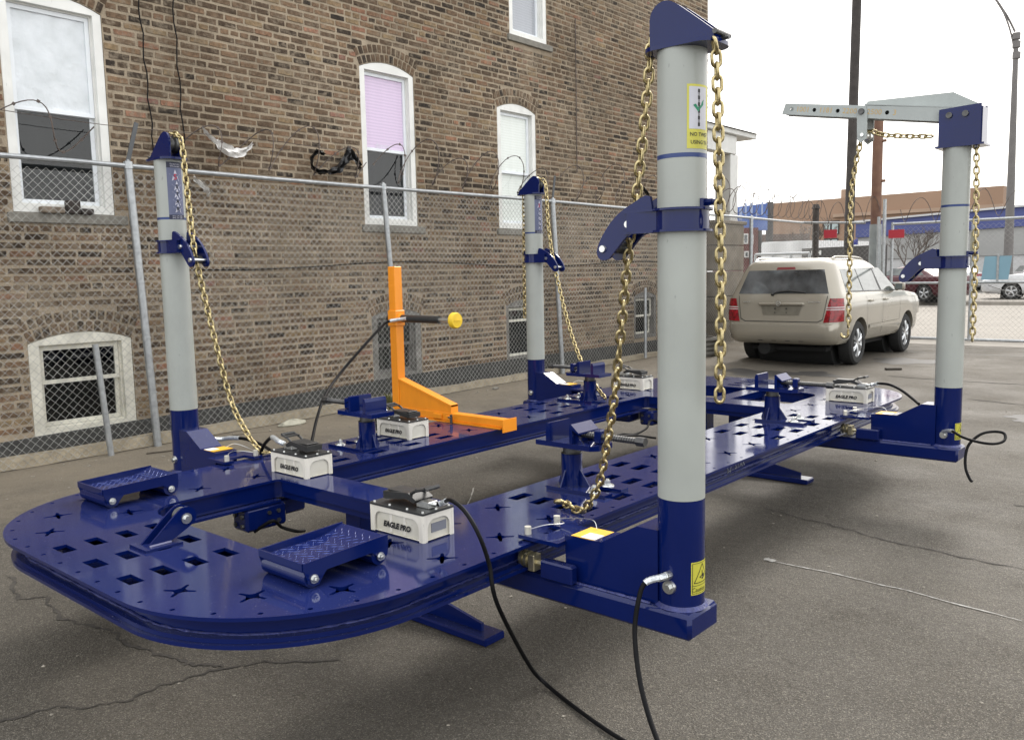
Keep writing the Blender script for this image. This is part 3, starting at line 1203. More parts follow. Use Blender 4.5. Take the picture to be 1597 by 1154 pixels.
window(5, (BOARD, GLS2, .004), (BOARD, GLS2, .004), mat('grey_old_frame', (.24, .23, .21), .9, 0, .3, 8), mat('bare_wood', (.2, .19, .175), .9, 0, .3, 9), cs=.09)
window(6, (BOARD, GLS2, .004), (DARKW, GLS2, .01), mat('grey_old_frame_b', (.22, .21, .19), .9, 0, .3, 8), OLDTRIM, rail=.86, cs=.06)
window(7, (BOARD, GLS2, .004), (DARKW, GLS2, .01), mat('grey_old_frame_c', (.2, .19, .175), .9, 0, .3, 8), OLDTRIM, cs=.06)
# reflection of white letters, modelled as pale lettering before the lilac blind
vs, fs = text_poly('dimmo', .085)
b = B()
b.add([(5.66 + p.x, WY + .0785, 3.03 + p.y) for p in vs], fs)
put('reflection_lettering', b, mat('pale_letters', (.80, .76, .82), .7), BLD, None)
# loose bricks lying on the sill of the big left window
lb_m = [mat('sill_brick_dark', (.05, .04, .035), .9, 0, .3, 20, .5), mat('sill_brick_tan', (.26, .21, .16), .9, 0, .3, 20, .5)]
for k, (x0_, x1_, z0_, z1_, mi, lab) in enumerate(((1.79, 1.98, 2.1, 2.15, 1, 'tan brick lying flat on the sill of the big left window'),
                                                   (2.0, 2.11, 2.1, 2.21, 0, 'dark broken brick standing on the sill of the big left window'),
                                                   (2.12, 2.22, 2.1, 2.145, 0, 'small dark half brick right of the standing brick on the big left window sill'))):
    b = B()
    b.box(x0_, x1_, WY - .075, WY - .002, z0_ - .003, z1_, .008)
    tag(put('loose_brick', b, lb_m[mi], None, 0), lab, 'brick')

# cables down the wall
for k, (u0, v0, u1, v1, lab) in enumerate(((213, -30, 238, 213, 'thin black cable hanging down the brick wall, left one of two'), (267, -30, 288, 235, 'thin black cable hanging down the brick wall, right one of two'))):
    b = B()
    p0, p1 = at(u0, v0, y=4.715), at(u1, v1, y=4.715)
    pts = [p0.lerp(p1, t / 12) + V((.012 * sin(t * 1.9), 0, 0)) for t in range(13)]
    pts.append(p1 + V((.02, 0, -.5)))
    b.tube(pts, .006, 6)
    tag(put('wall_cable', b, BLACKR), lab, 'cable', 'black cables down the wall')
b = B()
b.tube([(x, 4.73, 1.66 + .03 * sin(x * 1.3) - .02 * abs(sin(x * .55))) for x in [3.0 + .25 * i for i in range(41)]], .006, 5)
tag(put('wall_cable', b, BLACKR), 'thin black cable running level along the brick wall behind the fence', 'cable', 'black cables down the wall')
b = B()
b.tube([(9.33, 4.725, z) for z in (3.0, 4.0, 5.2)], .008, 6)
tag(put('wall_cable', b, RUSTWIRE), 'thin rusty upright rod fixed to the brick wall near its far corner', 'cable')

# ------------------------------------------------------------------ porch beyond the corner
def build_porch():
    y = 4.86
    p = thing('porch', 'white wooden porch roof with column on a stone pier beyond the brick corner', 'porch', (15, y, 0))
    b = B()
    a = at(1180, 211, y=y)
    X1 = a.x
    zt, zb_ = a.z + .02, at(1180, 214, y=y).z - .05
    b.box(13.42, X1, y, y + 3.5, zb_, zb_ + .10, .01)
    # slightly pitched top
    b.add([(13.42, y - .05, zb_ + .1), (X1 + .06, y - .05, zb_ + .1), (X1 + .06, y + 3.6, zb_ + .1), (13.42, y + 3.6, zb_ + .1), (13.42, y + 1.5, zb_ + .5), (13.6, y + 1.5, zb_ + .5)],
          [(0, 1, 5, 4), (1, 2, 5), (2, 3, 4, 5)])
    put('porch_roof', b, WHITE, p, 0)
    b = B()
    X2 = at(1155, 220, y=y).x
    b.box(13.42, X2, y + .08, y + .3, zb_ - .36, zb_ - .002, .008)
    put('beam', b, WHITE, p, 0)
    b = B()
    xc0, xc1 = at(1139, 300, y=y + .1).x, at(1151, 300, y=y + .1).x
    zp = at(1150, 345, y=y).z
    b.box(xc0, xc1, y + .1, y + .1 + (xc1 - xc0), zp, zb_ - .362, .01)
    put('column', b, WHITE, p, 0)
    b = B()
    xa, xb = at(1119, 420, y=y).x, at(1160, 420, y=y).x
    z = .0
    k = 0
    while z < zp - .06:
        b.box(xa, xb, y, y + .7, z, min(z + .5, zp - .06) - .012, .015)
        z += .5
    b.box(xa - .05, xb + .05, y - .04, y + .75, zp - .07, zp - .002, .01)
    put('stone_pier', b, mat('pier_stone', (.30, .255, .20), .9, 0, .25, 4, .5, 30), p, 0)
    b = B()
    b.box(13.42, xa - .05, y + .2, y + .4, .0, 1.5, .01)
    put('porch_wall', b, mat('grey_concrete_wall', (.33, .33, .32), .9, 0, .15, 3), p, 0)
    b = B()
    for i in range(9):
        x = 13.5 + i * .13
        b.box(x, x + .03, y + .26, y + .29, 1.5, 2.45)
    b.box(13.42, xa, y + .25, y + .3, 2.451, 2.5)
    put('porch_railing', b, BLACKT, p, 0)


build_porch()


# ------------------------------------------------------------------ chain-link fence
FY = 4.58


def chain_link(b, o, ux, L, zf, H, w=.072, r=.0024, dn=V((0, 1, 0)), hz=None):
    """interlocked zigzag wires; o start, ux direction along the fence, zf(x) foot height"""
    n = int(L / (w / 2))
    m = int(H / (w / 2))
    rnd = random.Random(2)
    vs, fs = [], []
    for i in range(n):
        k0 = len(vs)
        xb = i * w / 2
        for j in range(m + 1):
            x = xb + (w / 2 if (i + j) % 2 else 0)
            p = o + ux * x
            z = zf(p) + j * w / 2 * (1 + .0)
            bulge = .012 * sin(x * .9) * sin(j / m * pi) * 1.5
            p = V((p.x, p.y, z)) + dn * (bulge + (.0016 if j % 2 else -.0016)) + V((0, 0, .004 * sin(x * 2.1)))
            for q in range(3):
                a = 2 * pi * q / 3
                vs.append(p + dn * (r * cos(a)) + ux * (r * sin(a)))
        for j in range(m):
            for q in range(3):
                a = k0 + j * 3
                fs.append((a + q, a + (q + 1) % 3, a + 3 + (q + 1) % 3, a + 3 + q))
    b.add(vs, fs)


def build_fence():
    f = thing('chain_link_fence', 'long galvanised chain-link fence running along the foot of the brick wall', 'fence', (8, FY, 0))
    b = B()
    chain_link(b, V((-1.2, FY + .03, 0)), V((1, 0, 0)), 19.6, lambda p: gz(p.x, FY) + .01, 2.46)
    put('wire_mesh', b, WIRE, f, None, kind='stuff', label='diamond wire mesh of the fence', recalc=False)
    b = B()
    b.tube([(x, FY, 2.52 + .006 * sin(x)) for x in range(-2, 19)], .022, 10)
    puts('top_rail', b, GALV, f)

    def post(x, h=2.53, r=.035, lean=0., arm=None, m=GALV):
        b = B()
        z = gz(x, FY)
        b.cyl((x, FY, z - .1), (x + lean, FY, h - .03), r, r, 14)
        b.cyl((x + lean, FY, h - .03), (x + lean, FY, h + .03), r * 1.25, r * 1.1, 14)
        b.cyl((x + lean, FY, h + .03), (x + lean, FY, h + .05), r * .8, r * .2, 10)
        for zz in (.5, 1.0, 1.5, 2.0):
            b.cyl((x + lean * zz / h, FY, zz), (x + lean * zz / h, FY, zz + .012), r * 1.12, r * 1.12, 14)
        o = put('post', b, m, f)
        if arm:
            b = B()
            x += lean
            b.box(-.018, .018, -.006, .006, 0, arm[2], 0, 0, Matrix.Translation((x, FY, h + .03)) @ Matrix.Rotation(arm[0], 4, 'X') @ Matrix.Rotation(arm[1], 4, 'Y'))
            put('barb_arm', b, mat('dark_galv', (.09, .095, .10), .6, .4), o, 0)
    xt = at(200, 262, y=FY).x
    post(2.60, lean=xt - 2.60, arm=(.0, .28, .36))
    xt, xb = at(598, 299, y=FY).x, at(629, 640, y=FY).x
    post(xb, lean=xt - xb, r=.03)
    xt, xb = at(862, 320, y=FY).x, at(878, 586, y=FY).x
    post(xb, lean=xt - xb, arm=(.05, .12, .32))
    post(-.6)
    post(14.9, r=.035)
    # short free post in front of the basement window
    b = B()
    b.cyl((2.15, FY - .05, -.05), (2.08, FY - .05, .985), .026, .026, 12)
    put('short_post', b, GALV, f, label='short bare post standing in front of the basement window')
    b = B()
    b.cyl((10.9, FY - .05, .1), (10.9, FY - .05, 1.25), .025, .025, 12)
    put('short_post', b, GALV, f)
    # razor wire loops
    b = B()
    rnd = random.Random(9)
    for x0, x1, turns, rad in ((-.4, 2.3, 3, .26), (3.1, 5.3, 4, .22), (5.4, 8.6, 6, .24), (8.9, 13, 8, .24), (13.5, 18.3, 14, .26)):
        pts = []
        N = turns * 26
        for i in range(N + 1):
            a = 2 * pi * i / 26
            t = i / N
            rr = rad * (1 + .22 * sin(i * .09 + x0)) * (1 if x0 > 8 else .95)
            pts.append((x0 + (x1 - x0) * t + .12 * sin(a * 1.0), FY + .02 + rr * .55 * cos(a), 2.62 + rr * .9 + rr * sin(a)))
        b.tube(pts, .0055 if x0 < 13 else .0075, 4)
        for i in range(0, N if x0 < 13 else 0, 4):
            p = V(pts[i])
            b.box(-.012, .012, -.003, .003, -.012, .012, 0, 0, Matrix.Translation(p) @ Matrix.Rotation(rnd.uniform(0, 3), 4, 'Y'))
    b.tube([(x, FY + .03, 2.88 + .02 * sin(x * 2)) for x in [-1 + .3 * i for i in range(20)]], .003, 4)
    put('razor_wire', b, RUSTWIRE, f, label='rusty loops of razor wire above the top rail')


build_fence()


def rag(name, lab, cat, pts, wds, m, seed=1):
    """a crumpled strip of sheet hung along pts"""
    rnd = random.Random(seed)
    b = B()
    pp = smooth_pts(pts, 6)
    n = len(pp)
    K = 5
    vs = []
    for i, p in enumerate(pp):
        t = i / (n - 1) * (len(wds) - 1)
        a = int(min(t, len(wds) - 2))
        wd = wds[a] + (wds[a + 1] - wds[a]) * (t - a)
        for k in range(K):
            s = (k / (K - 1) - .5)
            vs.append(p + V((rnd.uniform(-.006, .006), .03 * sin(k * 2.2 + i * .5) + rnd.uniform(-.008, .008), -wd * s * 2 + rnd.uniform(-.01, .01) * (1 if abs(s) > .4 else .3))))
    b.add(vs, [(i * K + k, (i + 1) * K + k, (i + 1) * K + k + 1, i * K + k + 1) for i in range(n - 1) for k in range(K - 1)])
    return tag(put(name, b, m, None, 50, recalc=False), lab, cat)


PLAS = mat('white_plastic_bag', (.95, .93, .90), .5, 0, .1, 9, .5, 30)
BBAG = mat('black_plastic_bag', (.012, .012, .013), .28, 0, .3, 9, .8, 30)
q = lambda u, v: at(u, v, y=FY + .06)
rag('plastic_strip', 'white plastic strip sagging from the razor wire beside the left tower', 'plastic strip', [q(317, 200), q(335, 222), q(362, 237), q(380, 237), q(394, 225)], (.012, .035, .05, .04, .02), PLAS, 3)
rag('plastic_strip', 'pale plastic scrap hanging below the fence rail beside the left tower', 'plastic strip', [q(303, 278), q(315, 290), q(328, 303)], (.02, .04, .015), PLAS, 4)
rag('plastic_bag', 'shredded black bag curled round the razor wire', 'plastic bag', [q(507, 240), q(493, 237), q(486, 250), q(492, 266), q(512, 268), q(530, 262), q(540, 245), q(548, 240), q(562, 262)], (.02, .03, .025, .035, .02, .05, .1, .08, .02), BBAG, 5)
rag('plastic_bag', 'dark plastic scrap on the razor wire behind the front tower chain', 'plastic bag', [q(1003, 292), q(1010, 305), q(1013, 318)], (.02, .05, .04), BBAG, 6)
# litter at the foot of the wall
b = B()
rnd = random.Random(1)
for c, s, m in (((3.95, 4.42, .03), (.16, .07, .045), 0),):
    n, k = 14, 7
    vs = []
    for j in range(k):
        ph = pi * j / (k - 1)
        for i in range(n):
            a = 2 * pi * i / n
            r = 1 + rnd.uniform(-.16, .16)
            vs.append((c[0] + s[0] * r * sin(ph) * cos(a), c[1] + s[1] * r * sin(ph) * sin(a), c[2] + s[2] * r * cos(ph)))
    b.add(vs, [(j * n + i, j * n + (i + 1) % n, (j + 1) * n + (i + 1) % n, (j + 1) * n + i) for j in range(k - 1) for i in range(n)])
tag(put('crumpled_bag', b, mat('dirty_cloth', (.5, .48, .38), .8, 0, .2, 20, .5), None, 40), 'crumpled pale bag lying at the foot of the wall behind the chain', 'bag')
for x, y, s, lab in ((4.62, 4.45, .05, 'small white stone by the kerb, near the crumpled bag'), (7.0, 4.35, .06, 'white pebble on the ground right of the orange stand'), (2.9, 4.35, .07, 'tan stone beside the foot of the left fence post')):
    b = B()
    vs = []
    n, k = 9, 5
    for j in range(k):
        ph = pi * j / (k - 1)
        for i in range(n):
            a = 2 * pi * i / n
            r = 1 + rnd.uniform(-.2, .2)
            vs.append((x + s * r * sin(ph) * cos(a), y + .6 * s * r * sin(ph) * sin(a), gz(x, y) + .01 + .35 * s * r * cos(ph)))
    b.add(vs, [(j * n + i, j * n + (i + 1) % n, (j + 1) * n + (i + 1) % n, (j + 1) * n + i) for j in range(k - 1) for i in range(n)])
    tag(put('stone', b, STONE, None, 40), lab, 'stone')
b = B()
b.tube(smooth_pts([(2.35, 4.3, .01), (2.7, 4.2, .015), (3.0, 4.33, .03), (3.4, 4.4, .01), (3.7, 4.2, .01)], 5), [.006] * 21, 5)
tag(put('stick', b, mat('dry_twig', (.07, .055, .04), .9)), 'thin dark twig lying along the wall foot by the left tower', 'twig')
b = B()
for u, v_ in ((608, 628), (598, 632)):
    p = at(u, v_, y=4.3)
    for k in range(60):
        a = rnd.uniform(0, 2 * pi)
        l = rnd.uniform(.06, .2)
        e = V((p.x + .05 * rnd.uniform(-1, 1) + cos(a) * l * .5, 4.3 + sin(a) * l * .5, gz(p.x, 4.3) + l))
        s = V((p.x, 4.3, gz(p.x, 4.3)))
        mid = (s + e) / 2 + V((0, 0, .03))
        d = V((-.006, .004, 0))
        b.add([s - d, s + d, mid + d, e, mid - d], [(0, 1, 2, 4), (4, 2, 3)])
tag(put('weed', b, mat('dry_weed', (.12, .12, .04), .8), None, None), 'tuft of yellowish weeds at the wall foot behind the orange stand', 'weed')

# ================================================================== FRAME RACK (deck)
DZ = .553
HW = 1.065


def build_deck():
    dk = thing('frame_rack', 'long blue steel frame straightening rack with star and slot holes', 'frame rack', (3, 0, 0))
    # outline of the top plate
    def corner(cx, cy, r, a0, a1, n=14):
        return [(cx + r * cos(a0 + (a1 - a0) * i / n), cy + r * sin(a0 + (a1 - a0) * i / n)) for i in range(n + 1)]
    R1 = .64
    out = corner(R1, -HW + R1, R1, -pi / 2, -pi, 18)[::-1]
    XE = 5.92
    R2 = .55
    out = corner(R1, -HW + R1, R1, pi, 3 * pi / 2, 18) + corner(XE - R2, -HW + R2, R2, -pi / 2, 0, 16) + corner(XE - R2, HW - R2, R2, 0, pi / 2, 16) + corner(R1, HW - R1, R1, pi / 2, pi, 18)
    WI = .525

    def rect_loop(x0, x1, y0, y1, r=(0, 0, 0, 0)):
        pts = []
        for (cx, cy, a, rr) in ((x0, y0, pi, r[0]), (x1, y0, 3 * pi / 2, r[1]), (x1, y1, 0, r[2]), (x0, y1, pi / 2, r[3])):
            if rr == 0:
                pts.append((cx, cy))
            else:
                ccx = cx + (rr if cx == x0 else -rr)
                ccy = cy + (rr if cy == y0 else -rr)
                pts += corner(ccx, ccy, rr, a, a + pi / 2, 6)
        return pts
    openings = [rect_loop(.535, 1.197, -WI, WI, (.16, .02, .02, .16)), rect_loop(1.392, 4.493, -WI, WI, (.02, .02, .02, .02)),
                rect_loop(4.707, 5.31, -WI, -.065, (.02, .16, .02, .02)), rect_loop(4.707, 5.31, .065, WI, (.02, .02, .16, .02))]
    holes = list(openings)

    def rect(cx, cy, w, h):
        return [(cx - w / 2, cy - h / 2), (cx + w / 2, cy - h / 2), (cx + w / 2, cy + h / 2), (cx - w / 2, cy + h / 2)]

    def star4(cx, cy, rot=pi / 4):
        """round hole with four slots: the star shaped anchor hole"""
        pts = []
        for k in range(4):
            a = rot + k * pi / 2
            ca, sa = cos(a), sin(a)
            for (l, t) in ((.021, -.0075), (.05, -.0055), (.054, 0), (.05, .0055), (.021, .0075)):
                pts.append((cx + l * ca - t * sa, cy + l * sa + t * ca))
            b_ = a + pi / 4
            pts.append((cx + .019 * cos(b_), cy + .019 * sin(b_)))
        return pts
    for x in (.105, .215, .33, .445):
        for y in (.235, -.02, -.275):
            holes.append(rect(x, y, .05, .10))
    for x in (5.45, 5.57, 5.68, 5.79):
        for y in (.265, 0, -.265):
            holes.append(rect(x, y, .05, .11))
    for xs in ((1.64, 1.895, 2.15, 2.41), (3.495, 3.75, 4.01, 4.27)):
        for x in xs:
            for y in (.622, .738, .857, .968):
                for s in (-1, 1):
                    holes.append(rect(x, s * y, .112, .056))
    for x in (.865, 1.16, 1.45, 2.66, 2.95, 3.24, 4.45, 4.75, 5.04):
        for y in (.66, .93):
            for s in (-1, 1):
                holes.append(star4(x, s * y, pi / 4))
    for s in (-1, 1):
        for x, y, r in ((.155, .50, .18), (.27, .72, .5), (.48, .53, .5), (.475, .89, .6), (5.75, .5, .2), (5.6, .72, .5), (5.4, .85, .6)):
            holes.append(star4(x, s * y, pi / 4 + r * s))
    # small bolt holes all round the rim
    per = []
    n = len(out)
    acc = 0
    nxt = .07
    for i in range(n):
        a, c = V((*out[i], 0)), V((*out[(i + 1) % n], 0))
        L = (c - a).length
        while acc + L > nxt:
            t = (nxt - acc) / L
            p = a.lerp(c, t)
            d = (c - a).normalized()
            q_ = p + V((-d.y, d.x, 0)) * .030
            per.append((q_.x, q_.y))
            nxt += .145
        acc += L
    for p in per:
        holes.append(circ(p[0], p[1], .0085, 8))
    b = B()
    b.plate(out, .012, (0, 0, DZ - .006), (1, 0, 0), (0, 1, 0), holes)
    put('top_plate', b, BLUE, dk, 25)

    # side channel: web set back under the plate, lower flange proud again
    def offset(loop, d):
        res = []
        n = len(loop)
        for i in range(n):
            a, p, c = V(loop[i - 1]), V(loop[i]), V(loop[(i + 1) % n])
            t = ((p - a).normalized() + (c - p).normalized()).normalized()
            nn = V((-t.y, t.x))
            res.append((p.x + nn.x * d, p.y + nn.y * d))
        return res
    ZB = .455
    web_o, web_i = offset(out, .068), offset(out, .076)
    b = B()
    n = len(out)
    vs = []
    for lp, z in ((web_o, DZ - .0125), (web_o, ZB + .012), (web_i, ZB + .012), (web_i, DZ - .0125)):
        vs += [(p[0], p[1], z) for p in lp]
    b.add(vs, [(k * n + i, k * n + (i + 1) % n, ((k + 1) % 4) * n + (i + 1) % n, ((k + 1) % 4) * n + i) for k in range(4) for i in range(n)])
    put('side_web', b, BLUE, dk)
    fo, fi = offset(out, .02), offset(out, .125)
    b = B()
    vs = []
    for lp, z in ((fo, ZB + .006), (fo, ZB - .006), (fi, ZB - .006), (fi, ZB + .006)):
        vs += [(p[0], p[1], z) for p in lp]
    b.add(vs, [(k * n + i, k * n + (i + 1) % n, ((k + 1) % 4) * n + (i + 1) % n, ((k + 1) % 4) * n + i) for k in range(4) for i in range(n)])
    put('lower_flange', b, BLUE, dk)
    # second, narrower plate of the flange and the weld between
    go, gi = offset(out, .035), offset(out, .12)
    b = B()
    vs = []
    for lp, z in ((go, ZB + .02), (go, ZB + .0065), (gi, ZB + .0065), (gi, ZB + .02)):
        vs += [(p[0], p[1], z) for p in lp]
    b.add(vs, [(k * n + i, k * n + (i + 1) % n, ((k + 1) % 4) * n + (i + 1) % n, ((k + 1) % 4) * n + i) for k in range(4) for i in range(n)])
    put('flange_rib', b, BLUE, dk)
    b = B()
    wl = offset(out, .064)
    rr = random.Random(4)
    pts = []
    for i in range(n):
        a, c = V(wl[i]), V(wl[(i + 1) % n])
        m_ = max(1, int((c - a).length / .02))
        for k in range(m_):
            p = a.lerp(c, k / m_)
            pts.append((p.x + rr.uniform(-.0015, .0015), p.y + rr.uniform(-.0015, .0015), ZB + .0225 + rr.uniform(-.001, .001)))
    b.tube(pts, [.004 * rr.uniform(.6, 1.3) for _ in pts], 5, closed=True)
    put('weld_seam', b, WELD, dk)
    b = B()
    pan_h = [[(p.x, p.y) for p in map(V, offset(list(lp), -.03))] for lp in openings]
    b.plate(offset(out, .10), .008, (0, 0, .466), (1, 0, 0), (0, 1, 0), pan_h)
    put('bottom_plate', b, BLUE, dk, 0)
    # inner webs round the openings
    b = B()
    for lp in openings:
        lp = list(lp)
        m_ = len(lp)
        ro = offset(lp, -.018)
        ri = offset(lp, -.026)
        zb2 = .462
        vs = []
        for l2, z in ((ro, DZ - .0125), (ro, zb2), (ri, zb2), (ri, DZ - .0125)):
            vs += [(p[0], p[1], z) for p in l2]
        b.add(vs, [(k * m_ + i, k * m_ + (i + 1) % m_, ((k + 1) % 4) * m_ + (i + 1) % m_, ((k + 1) % 4) * m_ + i) for k in range(4) for i in range(m_)])
    puts('inner_web', b, BLUE, dk)
    b = B()
    for s in (-1, 1):
        for x0, x1 in ((.56, 1.19), (1.40, 4.485), (4.715, 5.28)):
            b.box(x0, x1, s * .545 - .045, s * .545 + .03, .446, .4585)
    puts('inner_flange', b, BLUE, dk, 0)
    b = B()
    b.box(1.20, 1.389, -.50, .50, .495, DZ - .0125)
    b.box(4.496, 4.704, -.50, .50, .495, DZ - .0125)
    b.box(4.71, 5.3, -.06, .06, .495, DZ - .0125)
    puts('cross_beam', b, BLUE, dk, 0)
    # legs: a transverse foot on the ground, a post up to the cross beam, tapered gussets
    for x in (1.385, 4.70):
        b = B()
        b.box(x - .06, x + .06, -.69, .69, .003, .037, .006)
        lg = put('leg', b, BLUE, dk, 0)
        b = B()
        for s in (-1, 1):
            b.box(x - .055, x + .055, s * .14 - .05 if s > 0 else -.19, .19 if s > 0 else -.09, .0375, .4945)
        puts('leg_post', b, BLUE, lg, 0)
        b = B()
        for s in (-1, 1):
            b.plate([(s * .62, .0375), (s * .62, .07), (s * .19, .15), (s * .19, .0375)], .014, (x, 0, 0), (0, 1, 0), (0, 0, 1))
        puts('gusset', b, BLUE, lg, 0)
    # motor bracket boxes under the inner edge
    for x, y in ((1.10, .53), (4.55, .47)):
        b = B()
        b.box(x - .10, x + .12, y - .03, y + .09, .335, .445, .012)
        bx = put('under_bracket', b, BLUE, dk, 0)
        b = B()
        for i in range(2):
            for j in range(2):
                b.cyl((x - .10, y + i * .06, .365 + j * .045), (x - .11, y + i * .06, .365 + j * .045), .010, .010, 6)
                b.cyl((x + .02 + i * .05, y - .03, .365 + j * .045), (x + .02 + i * .05, y - .04, .365 + j * .045), .010, .010, 6)
        puts('bolt', b, DARKSTEEL, bx, 0)
    # faint sticker and logo on the near web
    yw = -HW + .0675
    p0, p1 = at(1175, 715, y=yw), at(1203, 703, y=yw)
    b = B()
    b.box(p0.x, p1.x, yw - .0012, yw, DZ - .045, DZ - .02)
    put('web_sticker', b, mat('grey_sticker', (.10, .10, .11), .5), dk, 0)
    lp = at(1137, 738, y=yw)
    b = B()
    zc = .502
    b.plate(star2(.036, .015, 5), .001, (lp.x, yw - .0008, zc), (1, 0, 0), (0, 0, 1), [star2(.024, .010, 5)[::-1]])
    vs, fs = text_poly('STAR', .05)
    b.add([(lp.x + .12 + p.x, yw - .0012, zc + p.y) for p in vs], fs)
    put('web_logo', b, mat('faint_logo', (.24, .25, .28), .5), dk, None)
    return dk


DECK = build_deck()

# ================================================================== TOWERS
VIEW_COLLAR = {}


def curved_patch(b, c, r, a0, a1, z0, z1, n=10, mi=0):
    vs = []
    for i in range(n + 1):
        a = a0 + (a1 - a0) * i / n
        vs += [(c[0] + r * cos(a), c[1] + r * sin(a), z0), (c[0] + r * cos(a), c[1] + r * sin(a), z1)]
    b.add(vs, [(2 * i, 2 * i + 2, 2 * i + 3, 2 * i + 1) for i in range(n)], mi)


def curved_poly(b, c, r, am, zm, pts, mi=0):
    """flat outline wrapped on the pipe; x of outline grows to the right as seen from outside"""
    tri = tessellate_polygon([[V((p[0], p[1], 0)) for p in pts]])
    b.add([(c[0] + r * cos(am + p[0] / r), c[1] + r * sin(am + p[0] / r), zm + p[1]) for p in pts], tri, mi)


def curved_text(b, c, r, am, zm, body, size, mi=0, bold=0):
    vs, fs = text_poly(body, size, bold)
    b.add([(c[0] + r * cos(am + p.x / r), c[1] + r * sin(am + p.x / r), zm + p.y) for p in vs], fs, mi)


def tower(cx, cy, s, zc, label, arm=False, star=False, warn=None, chainlab=False, port=-1):
    """s: +1 when outward is +y. i = distance from the axis towards the deck"""
    t = thing('pulling_tower', label, 'pulling tower', (cx, cy, .35), 'pulling towers round the rack')
    RP = .0748

    def P(i, z, x=0):
        return V((cx + x, cy - s * i, z))
    ins = V((0, -s, 0))
    up = V((0, 0, 1))
    b = B()
    y0, y1 = sorted((cy - s * 1.0, cy + s * .085))
    b.box(cx - .093, cx + .093, y0, y1, .347, .431, .012)
    put('base_beam', b, BLUE, t, 40)
    b = B()
    out = [(.42, .432), (.425, .590), (.27, .596), (.13, .677), (.05, .677), (.05, .432)]
    b.plate(out, .126, P(0, 0), ins, up)
    put('side_box', b, BLUE, t, 20)
    b = B()
    w1 = [P(.43, .434, -.093 + .018), P(.07, .434, -.093 + .018)]
    b.tube([w1[0].lerp(w1[1], k / 20) for k in range(21)], [.006 * random.uniform(.7, 1.2) for _ in range(21)], 6)
    b.lathe([(RP + .001, .431), (RP + .012, .431), (RP + .001, .443)], (cx, cy, 0), 'z', 28)
    put('weld_seam', b, WELD, t, 40)
    # sticker on the flat top of the box
    b = B()
    b.plate([(.30, -.06), (.40, -.06), (.40, .06), (.30, .06)], .0012, P(0, .5945), ins, V((1, 0, 0)))
    b.plate([(.30, -.058), (.36, -.058), (.36, .0), (.30, .0)], .0012, P(0, .5962), ins, V((1, 0, 0)), mi=1)
    put('box_sticker', b, [mat('yellow_sticker', (.72, .40, .03), .45), mat('white_sticker', (.75, .75, .75), .4)], t, 0)
    # lock plate reaching over the deck, two pins on a cable
    b = B()
    b.plate([(.42, -.11), (.60, -.11), (.60, -.06), (.52, -.05), (.52, .05), (.60, .06), (.60, .11), (.42, .11)], .014, P(0, DZ + .013), ins, V((1, 0, 0)))
    lk = put('lock_plate', b, BLUE, t, 0)
    b = B()
    for x in (-.085, .085):
        b.cyl(P(.575, DZ + .02, x), P(.575, DZ + .048, x), .0125, .0125, 14)
    puts('lock_pin', b, PINW, lk)
    b = B()
    b.tube(smooth_pts([P(.575, DZ + .035, -.085), P(.53, DZ + .05, -.04), P(.5, DZ + .045, .03), P(.575, DZ + .035, .085)], 6), .0016, 5)
    b.tube(smooth_pts([P(.575, DZ + .035, .085), P(.5, DZ + .05, .09), P(.40, DZ + .065, .07), P(.36, .60, .04)], 6), .0016, 5)
    put('pin_cable', b, STEEL, lk)
    # guide roller on the deck flange
    b = B()
    b.box(*sorted((cx - .115, cx - .078)), *sorted((cy - s * .50, cy - s * .36)), .4335, .50, .006)
    rb = put('roller_bracket', b, BLUE, t, 0)
    b = B()
    for h0, h1, r in ((0, .008, .022), (.008, .02, .03), (.02, .028, .022), (.028, .04, .03), (.04, .048, .022)):
        p = P(.565 - h0 * 1.2, .49, -.115)
        b.cyl(P(.59 - h0, .49, -.105), P(.59 - h1, .49, -.105), r, r, 16)
    b.box(cx - .128, cx - .085, *sorted((cy - s * .545, cy - s * .515)), .455, .515, .003)
    b.cyl(P(.515, .485, -.105), P(.49, .485, -.105), .012, .010, 6)
    put('guide_roller', b, BRASS, rb, 25)
    # pipe
    b = B()
    b.lathe([(RP, .432), (RP, .785)], (cx, cy, 0), 'z', 48, closed=False)
    put('lower_pipe', b, BLUE, t)
    b = B()
    ztop = 2.168 if not arm else 2.21
    b.lathe([(RP, .7855), (RP, ztop)], (cx, cy, 0), 'z', 48, closed=False)
    put('upper_pipe', b, GREYP, t)
    b = B()
    b.lathe([(RP + .0004, 1.8405), (RP + .0004, 1.8535)], (cx, cy, 0), 'z', 48, closed=False)
    put('stripe', b, STRIPE, t)
    # hose port, on the side facing along the rack
    if port:
        b = B()
        c0 = V((cx - RP + .004, cy, .505))
        b.cyl(c0, c0 + V((-.012, 0, 0)), .023, .021, 20)
        b.cyl(c0 + V((-.012, 0, 0)), c0 + V((-.022, 0, 0)), .012, .012, 6)
        put('port_ring', b, STEEL, t, 25)
    # collar with cheeks and roller
    b = B()
    b.lathe([(RP + .001, zc - .036), (RP + .020, zc - .036), (RP + .020, zc - .029), (RP + .009, zc - .029), (RP + .009, zc + .029), (RP + .020, zc + .029), (RP + .020, zc + .036), (RP + .001, zc + .036)], (cx, cy, 0), 'z', 40)
    b.box(*sorted((cx - .05, cx - .0545 - .012)), *sorted((cy - s * .16, cy - s * .04)), zc - .03, zc + .03)
    b.box(*sorted((cx + .05, cx + .0545 + .012)), *sorted((cy - s * .16, cy - s * .04)), zc - .03, zc + .03)
    b.plate([(.04, -.075), (.175, -.062), (.175, -.05), (.04, -.05)], .007, P(0, zc + .0325), ins, V((1, 0, 0)))
    b.plate([(.04, .075), (.175, .062), (.175, .05), (.04, .05)], .007, P(0, zc + .0325), ins, V((1, 0, 0)))
